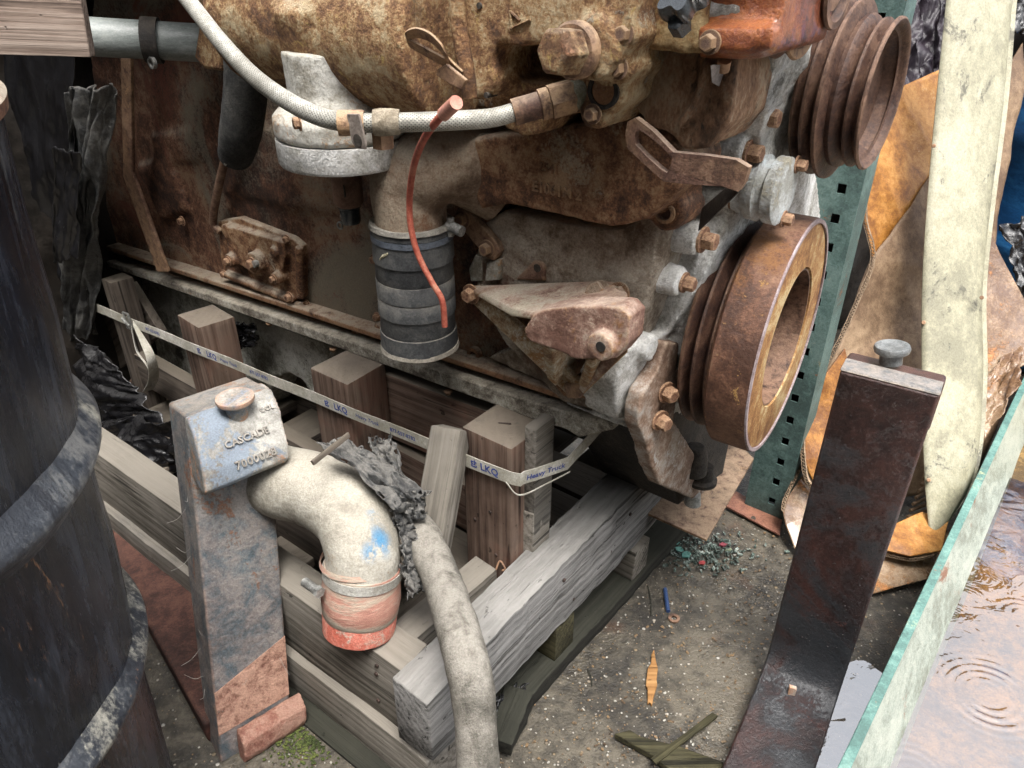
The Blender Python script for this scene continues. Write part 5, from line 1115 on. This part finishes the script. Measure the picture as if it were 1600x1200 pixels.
# ================================================================ BLUE DRUM, BACKGROUND
blue = M('blue_plastic_barrel', [(0, (.008, .055, .16)), (.6, (.015, .10, .27)), (1, (.03, .15, .34))], 5, rough=(.3, .5), bump=.1, stretch=(1, 1, 4))
bl = thing('plastic_barrel', 'bright blue plastic barrel at the right edge behind cardboard', 'barrel', V3((1.62, 2.02, 0)))
bm = BM(); lathe(bm, [(0, .27), (.02, .29), (.28, .29), (.30, .30), (.33, .30), (.35, .29), (.56, .29), (.58, .30), (.61, .30), (.63, .29), (.86, .29), (.90, .26), (.91, .2)], V3((1.62, 2.02, 0)), UP, 96); ob('body', bm, blue, bl)
tarpm = M('dark_wet_tarpaulin', [(0, (.008, .007, .006)), (1, (.028, .023, .019))], 4, rough=(.2, .5), bump=.4, bscale=25)
tp_ = thing('tarpaulin', 'dark wet tarpaulin hung behind the rack and cardboard', 'tarpaulin', V3((1.3, 2.5, 0)))
sheet('cloth', [V3((.75, 2.05, 1.72)), V3((2.4, 2.55, 1.66)), V3((2.4, 2.55, .0)), V3((.75, 2.05, 0))], 110, 80, .06, (5, 3), tarpm, tp_, 81, thick=.003)  # unseen top raised so the tray water reflects dark instead of sky
t2 = thing('tarpaulin', 'nearly black tarpaulin added to darken the recess behind the engine at the left', 'tarpaulin', V3((-1.3, 1.9, 0)))
sheet('cloth', [V3((-2.3, .8, 1.7)), V3((-.5, 2.05, 1.9)), V3((-.5, 2.05, 0)), V3((-2.3, .8, 0))], 90, 70, .05, (5, 3), tarpm, t2, 87, thick=.003)  # dark backdrop sheet added to keep the recess black
roofm = M('dark_roof_sheet', [(0, (.02, .02, .02)), (1, (.05, .045, .04))], 5)
rs_ = thing('shade_board', 'added unseen dark shelf above the far end of the engine', 'shadeboard', V3((-1.0, 1.5, 1.3)))
bm = BM(); box(bm, V3((0, 1.0, 1.12)) + A * 1.10 + B * .14, A * .66, B * .32, UP * .012); ob('shade_panel', bm, wood_dark, rs_)  # unseen board added only to shade the recess at the left
wr = thing('plastic_wrap', 'dark shiny wrap bundled at the top right behind the cream strip', 'plastic wrap', D(1440, 60, 1.8))
sheet('film', [D(1420, -40, 1.72), D(1500, -40, 1.72), D(1475, 120, 1.70), D(1398, 150, 1.70)], 60, 60, .02, (4, 4), M('purple_black_wrap', [(0, (.012, .009, .013)), (1, (.035, .027, .035))], 8, rough=(.2, .4), bump=.4, bscale=30), wr, 91)
sheet('film', [D(1570, -30, 1.68), D(1640, -30, 1.68), D(1640, 60, 1.66), D(1575, 50, 1.66)], 50, 30, .02, (4, 4), plas, wr, 95)
sheet('film', [D(1560, 350, 1.66), D(1640, 340, 1.66), D(1640, 480, 1.66), D(1590, 470, 1.66)], 40, 40, .02, (4, 4), plas, wr, 97)
# ================================================================ TRAY
tr0 = thing('steel_tray', 'teal rimmed steel tray holding rusty rainwater', 'tray', Z(1480, 1000, 0))
ZR = .185
t1 = Z(1308, 1200, ZR); t2_ = Z(1604, 580, ZR); td = (t2_ - t1).normalized(); tn = V3((td.y, -td.x, 0))
s0, s1 = t1 - td * .35, t1 + td * 1.9
tealb = M('pale_mint_rim_paint', [(0, (.065, .125, .11)), (.5, (.10, .20, .175)), (1, (.17, .28, .24))], 8, patches=[((.22, .10, .05), 12, .63, .68), ((.36, .37, .22), 9, .60, .68)], rough=(.3, .6), bump=.10)
inner = M('grey_green_tray_wall', [(0, (.13, .14, .11)), (.5, (.23, .26, .22)), (1, (.32, .34, .29))], 5, patches=[((.16, .06, .025), 7, .57, .66)], stretch=(1, 1, 2), rough=(.25, .5), bump=.2)
bm = BM(); slab(bm, [s0, s1, s1 + tn * .013, s0 + tn * .013], UP * -.003); slab(bm, [s0 + UP * -.003, s1 - UP * .003, s1 - UP * .18, s0 - UP * .18], tn * .003)
ob('rim', bm, tealb, tr0, bevel=.0012)
bm = BM(); slab(bm, [s0 + tn * .012 - UP * .003, s1 + tn * .012 - UP * .003, s1 + tn * .062 - UP * .10, s0 + tn * .062 - UP * .10], tn * -.003); ob('wall', bm, inner, tr0)
WZ = ZR - .075
botm = M('rusty_tray_bottom', [(0, (.07, .042, .015)), (.4, (.19, .115, .038)), (.7, (.31, .19, .06)), (1, (.42, .26, .085))], 3.2, patches=[((.10, .06, .035), 3, .55, .68), ((.42, .25, .09), 12, .60, .70)], speck=[((.06, .03, .02), 60, .66, .72)], rough=(.5, .8), bump=.5)
W0 = s0 + tn * .046; W0.z = WZ
bm = BM(); nu, nv = 120, 50; g = []
for i in range(nu + 1):
    g.append([])
    for j in range(nv + 1):
        p = W0 + td * 2.25 * i / nu + tn * .85 * j / nv; p.z = WZ - .012 + mn.noise(p * 4) * .010 - .004 * (1 - j / nv) + max(0, (p - t1).dot(td) - .55) * .028
        g[-1].append(bm.verts.new(p))
for i in range(nu):
    for j in range(nv): bm.faces.new((g[i][j], g[i + 1][j], g[i + 1][j + 1], g[i][j + 1]))
ob('bottom', bm, botm, tr0, smooth=180)
bm = BM(); e0, e1 = s0 + tn * .865, s1 + tn * .865; slab(bm, [e0, e1, e1 - UP * .18, e0 - UP * .18], tn * .006); slab(bm, [s1, s1 + tn * .87, s1 + tn * .87 - UP * .18, s1 - UP * .18], td * .006); ob('far_wall', bm, teal, tr0)
# rainwater with drop rings, real relief
bm = BM(); nu, nv = 460, 230; g = []
drops = [(Z(1545, 1085, WZ), .085, 1.0), (Z(1425, 1215, WZ), .07, .55), (Z(1604, 965, WZ), .05, .35)]
for i in range(nu + 1):
    g.append([])
    for j in range(nv + 1):
        p = W0 - tn * .001 + td * 1.25 * i / nu + tn * .62 * j / nv; h = mn.noise(V3((p.x * 9, p.y * 9, 2))) * .0012 + mn.noise(V3((p.x * 30, p.y * 18, 8))) * .00035 + mn.noise(V3((p.x * 90, p.y * 60, 4))) * .00005
        for c, R0, a in drops:
            r = math.hypot(p.x - c.x, p.y - c.y)
            h += a * .0006 * (.75 + .5 * mn.noise(V3((p.x * 20, p.y * 20, 1)))) * math.sin(r * 520 + 9 * mn.noise(V3((p.x * 7, p.y * 7, 6)))) * math.exp(-((r - R0 * .55) / (R0 * .33)) ** 2)
        p.z = WZ + h; g[-1].append(bm.verts.new(p))
for i in range(nu):
    for j in range(nv): bm.faces.new((g[i][j], g[i + 1][j], g[i + 1][j + 1], g[i][j + 1]))
tag(ob('rainwater', bm, watm, smooth=180), kind='structure')
# ================================================================ DEBRIS
def loose(name, label, cat, p0_, p1_, w_, t_, m, chew=2, up=None):
    th_ = thing(name, label, cat, (p0_ + p1_) / 2); d = (p1_ - p0_).normalized(); plank('piece', p0_, p1_, up or V3((-d.y, d.x, 0)), w_, t_, m, th_, chew=chew); return th_
oc = thing('wood_chip', 'bright orange splinter of wood lying on the wet asphalt', 'wood chip', Z(1019, 1060, .004))
bm = BM(); slab(bm, [Z(x, y, .008) for x, y in ((1022, 1014), (1025, 1032), (1028, 1044), (1026, 1062), (1027, 1070), (1021, 1090), (1019, 1102), (1015, 1096), (1012, 1100), (1012, 1076), (1009, 1070), (1012, 1044), (1017, 1036), (1018, 1022))], UP * -.006); ob('chip', bm, wood_orange, oc, bevel=.001)
ms = thing('mossy_slat', 'wide dark mossy broken slat at the bottom edge', 'slat', Z(1040, 1175, .01))
bm = BM(); slab(bm, [Z(x, y, .016) for x, y in ((960, 1146), (985, 1140), (1000, 1150), (1060, 1165), (1130, 1190), (1128, 1212), (1050, 1205), (1020, 1180))], UP * -.012); ob('slat', bm, wood_moss, ms, bevel=.0015)
loose('broken_lath', 'thin dark broken lath crossing the mossy slat', 'lath', Z(1022, 1190, .018), Z(1117, 1118, .014), .010, .005, wood_moss)
wsh = thing('rusty_washer', 'small rusty washer on the wet ground below the blue pen cap', 'washer', Z(1053, 967, 0))
bm = BM(); lathe(bm, [(0, .010), (.003, .010), (.003, .005), (0, .005)], Z(1053, 967, .003), UP, 28, closed=True); ob('ring', bm, pulleym, wsh)
bc = thing('blue_cap', 'small dark blue plastic cap lying on the wet ground', 'cap', Z(1041, 938, .004))
bm = BM(); tube(bm, [Z(1039, 920, .006), Z(1044, 955, .006)], .0040, 12, 2); ob('cap', bm, M('navy_plastic', [(0, (.02, .04, .10)), (1, (.03, .06, .15))], 20, rough=(.3, .4)), bc)
tg = M('teal_paint_flake', [(0, (.06, .22, .19)), (1, (.20, .38, .33))], 30, rough=(.3, .5))
for i, (x, y, s) in enumerate(((1062, 858, .011), (1072, 866, .013), (1056, 847, .008))):
    c = Z(x, y, .008); bm = BM(); slab(bm, [c + V3((math.cos(t) * s * random.uniform(.6, 1.2), math.sin(t) * s * random.uniform(.5, 1), random.uniform(-.003, .003))) for t in (0, 1.2, 2.4, 3.7, 5)], UP * -.003)
    tag(ob('glass_shard', bm, tg), ['teal shard nearest the plate corner, middle of the three', 'largest teal shard lying below the rusty plate corner', 'smallest teal shard right beside the timber skid'][i], 'shard')
for i, (x, y, col) in enumerate(((1098, 878, (.20, .03, .03)), (1128, 850, (.15, .03, .04)), (1140, 858, (.11, .13, .08)))):
    c = Z(x, y, .006); bm = BM(); slab(bm, [c + V3((math.cos(t) * .009 * random.uniform(.5, 1.3), math.sin(t) * .007 * random.uniform(.5, 1), 0)) for t in (0, 1.2, 2.4, 3.7, 5)], UP * -.003)
    tag(ob('litter', bm, M('litter_%s' % ('dark_red', 'maroon', 'olive')[i], [(0, col), (1, tuple(q * 1.8 for q in col))], 30, rough=(.3, .5))), ['dark red scrap on the ground left of the other scraps', 'maroon scrap on the ground in front of the rack foot', 'olive scrap on the ground in front of the rack foot'][i], 'scrap')
bm = BM(); random.seed(5)
for k in range(420):
    g_ = Z(random.gauss(1090, 42), random.gauss(862, 16), .004); r = random.uniform(.0008, .0028); mt = Matrix.Translation(g_) @ Matrix.Rotation(random.random() * 6, 4, V3((random.random(), random.random(), 1)).normalized()) @ Matrix.Diagonal((r * 1.8, r, r * .5, 1))
    bmesh.ops.create_cube(bm, size=2, matrix=mt)
tag(ob('glass_crumbs', bm, M('wet_crumbs', [(0, (.03, .03, .025)), (.6, (.10, .14, .12)), (1, (.36, .40, .36))], 50, rough=(.1, .3))), 'scattered glassy crumbs below the rusty plate', 'crumbs', kind='stuff')
# ================================================================ SMALL DETAIL
random.seed(21)
nailm = M('black_iron_nail', [(0, (.02, .015, .012)), (1, (.08, .05, .04))], 40, rough=(.5, .8))
def nail(p, n_, parent, r=.0032):
    bm = BM(); lathe(bm, [(-.002, r), (.0012, r), (.0018, r * .7)], p, n_, 10); ob('nail', bm, nailm, parent)
for a_, z_ in ((.020, .18), (.024, .12), (.016, .20)): nail(C0 + A * (a_ + .03) - B * .0002 - UP * (C0.z - z_), -B, crate)
for t_, z_ in ((.05, .21), (.06, .15), (.30, .205), (.33, .14), (.50, .20), (.44, .16)): nail(Q - A * .0004 + B * t_ - UP * (Q.z - z_), -A, crate)
T4 = E(722, 668, OP)
for dz, da in ((.05, .03), (.13, .05), (.16, .02), (.21, .06)): nail(T4 - B * .0003 - A * da - UP * dz, -B, crate, .0028)
bm = BM(); tube(bm, [T4 + UP * .0012 - A * .035 + B * .04, T4 + UP * .0025 - A * .052 + B * .048], .0012, 6, 4); ob('bent_nail', bm, nailm, crate)
q_ = Z(775, 890, .214); bm = BM(); tube(bm, [q_, q_ + V3((.006, .006, .012)), q_ + V3((.014, -.004, .006)), q_ + V3((.010, -.012, .010))], .0016, 6, 5); ob('bent_staple', bm, rust_bolt, crate)
# row of pan bolts under the sill and casting bosses along the wall
for x, y in ((300, 452), (420, 500), (520, 540), (700, 606), (790, 640)): bolt(E(x, y, .034) - UP * .006, -UP, .007, rust_bolt, eng)
for x, y, o in ((855, 682, .04), (505, 262, .02), (285, 345, .01), (560, 515, .004), (660, 552, .006)): bolt(E(x, y, o), -B, .0105, rust_bolt, eng)
part('pipe_clamp', greyiron, lambda bm: lathe(bm, [(-.012, .0305), (.012, .0305), (.012, .034), (-.012, .034)], D(238, 63, 1.198), D(330, 68, 1.22) - D(120, 56, 1.18), 32, closed=True), gp)
part('clamp_ear', steel, lambda bm: lathe(bm, [(-.003, .009), (.003, .009), (.003, .006), (-.003, .006)], D(238, 98, 1.19), -B, 18, closed=True), gp)
# moss and crumbs along the skid edge
mossm = M('green_moss', [(0, (.02, .028, .008)), (.5, (.06, .08, .02)), (1, (.13, .15, .04))], 40, rough=(.9, 1))
bm = BM()
for k in range(900):
    px_, py_ = random.gauss(478, 26), random.gauss(1150, 22); g_ = Z(px_, py_, .004)
    if (g_ - C0).dot(B) > -.05: continue
    r_ = random.uniform(.0008, .0026); bmesh.ops.create_icosphere(bm, subdivisions=1, radius=1, matrix=Matrix.Translation(g_) @ Matrix.Diagonal((r_ * random.uniform(.8, 1.6), r_, r_ * .6, 1)))
tag(ob('moss', bm, mossm, smooth=180), 'yellow green moss on the ground beside the slate-blue fork', 'moss', kind='stuff')
# cobweb threads and lint on the left fork
bm = BM()
for k in range(16):
    h0_ = random.uniform(.08, .45); a0_ = random.choice((-.004, random.uniform(0, FW))); p_ = fp(a0_, h0_, random.uniform(0, .004) if a0_ > 0 else -.03); q2 = p_ + V3((random.uniform(-.03, .03), random.uniform(-.02, .01), random.uniform(-.03, .02)))
    tube(bm, [p_, p_.lerp(q2, .5) - UP * random.uniform(0, .008) - fn_ * -.002, q2], .00022, 4, 3)
tag(ob('cobweb', bm, M('pale_lint', [(0, (.4, .38, .34)), (1, (.55, .52, .48))], 30), lf), kind='stuff')
# torn wet plastic at the skid's near end
tp3 = thing('torn_plastic', 'wet black torn plastic caught under the near end of the timber rail', 'plastic rag', Z(790, 1120, .02))
sheet('film', [Z(772, 1092, .05), Z(822, 1062, .035), Z(815, 1125, .012), Z(775, 1180, .02)], 46, 46, .010, (3, 3), plas, tp3, 103, torn=1)
# little twigs and chips on the ground
tw = [('dark_twig', 'thin dark twig on the ground left of the blue cap', Z(1012, 915, .003), Z(1018, 962, .003)), ('dark_twig', 'short dark twig on the ground nearest the grey hose', Z(918, 1045, .003), Z(925, 1072, .003))]
for nm, lab, p_, q2 in tw:
    bm = BM(); tube(bm, [p_, p_.lerp(q2, .5) + V3((.002, 0, .001)), q2], .0011, 6, 3); tag(ob(nm, bm, wood_wet), lab, 'twig')
# fine chips of rust and wood
bm = BM()
for k in range(260):
    g_ = Z(random.uniform(800, 1300), random.uniform(860, 1200), .003); r_ = random.uniform(.0012, .0034)
    if (g_ - Q).dot(A) > -.09: continue
    bmesh.ops.create_cube(bm, size=1, matrix=Matrix.Translation(g_) @ Matrix.Rotation(random.random() * 6, 4, 'Z') @ Matrix.Diagonal((r_ * random.uniform(1, 3), r_, .0009, 1)))
tag(ob('rust_chips', bm, M('rust_chips_mix', [(0, (.03, .02, .014)), (.5, (.10, .06, .03)), (1, (.24, .18, .11))], 60, rough=(.4, .7))), 'tiny brown flakes scattered across the wet asphalt', 'flakes', kind='stuff')
# rain beads on the dark fork
bm = BM()
for k in range(420):
    a_, h_ = random.uniform(.004, RW - .004), random.choice((random.uniform(.02, .10), random.uniform(.05, .57)))
    if h_ > .12: p_ = rp(a_, h_, .0006 + .004 * (1 - (h_ - .12) / .46)); n_ = rn
    else: continue
    r_ = random.uniform(.0004, .0011); bmesh.ops.create_icosphere(bm, subdivisions=1, radius=r_, matrix=Matrix.Translation(p_))
beads = bpy.data.materials.new('rain_beads'); beads.use_nodes = True; pb = beads.node_tree.nodes['Principled BSDF']; pb.inputs['Base Color'].default_value = (.02, .015, .015, 1); pb.inputs['Roughness'].default_value = .05
tag(ob('rain_beads', bm, beads, rf, smooth=180), kind='stuff')
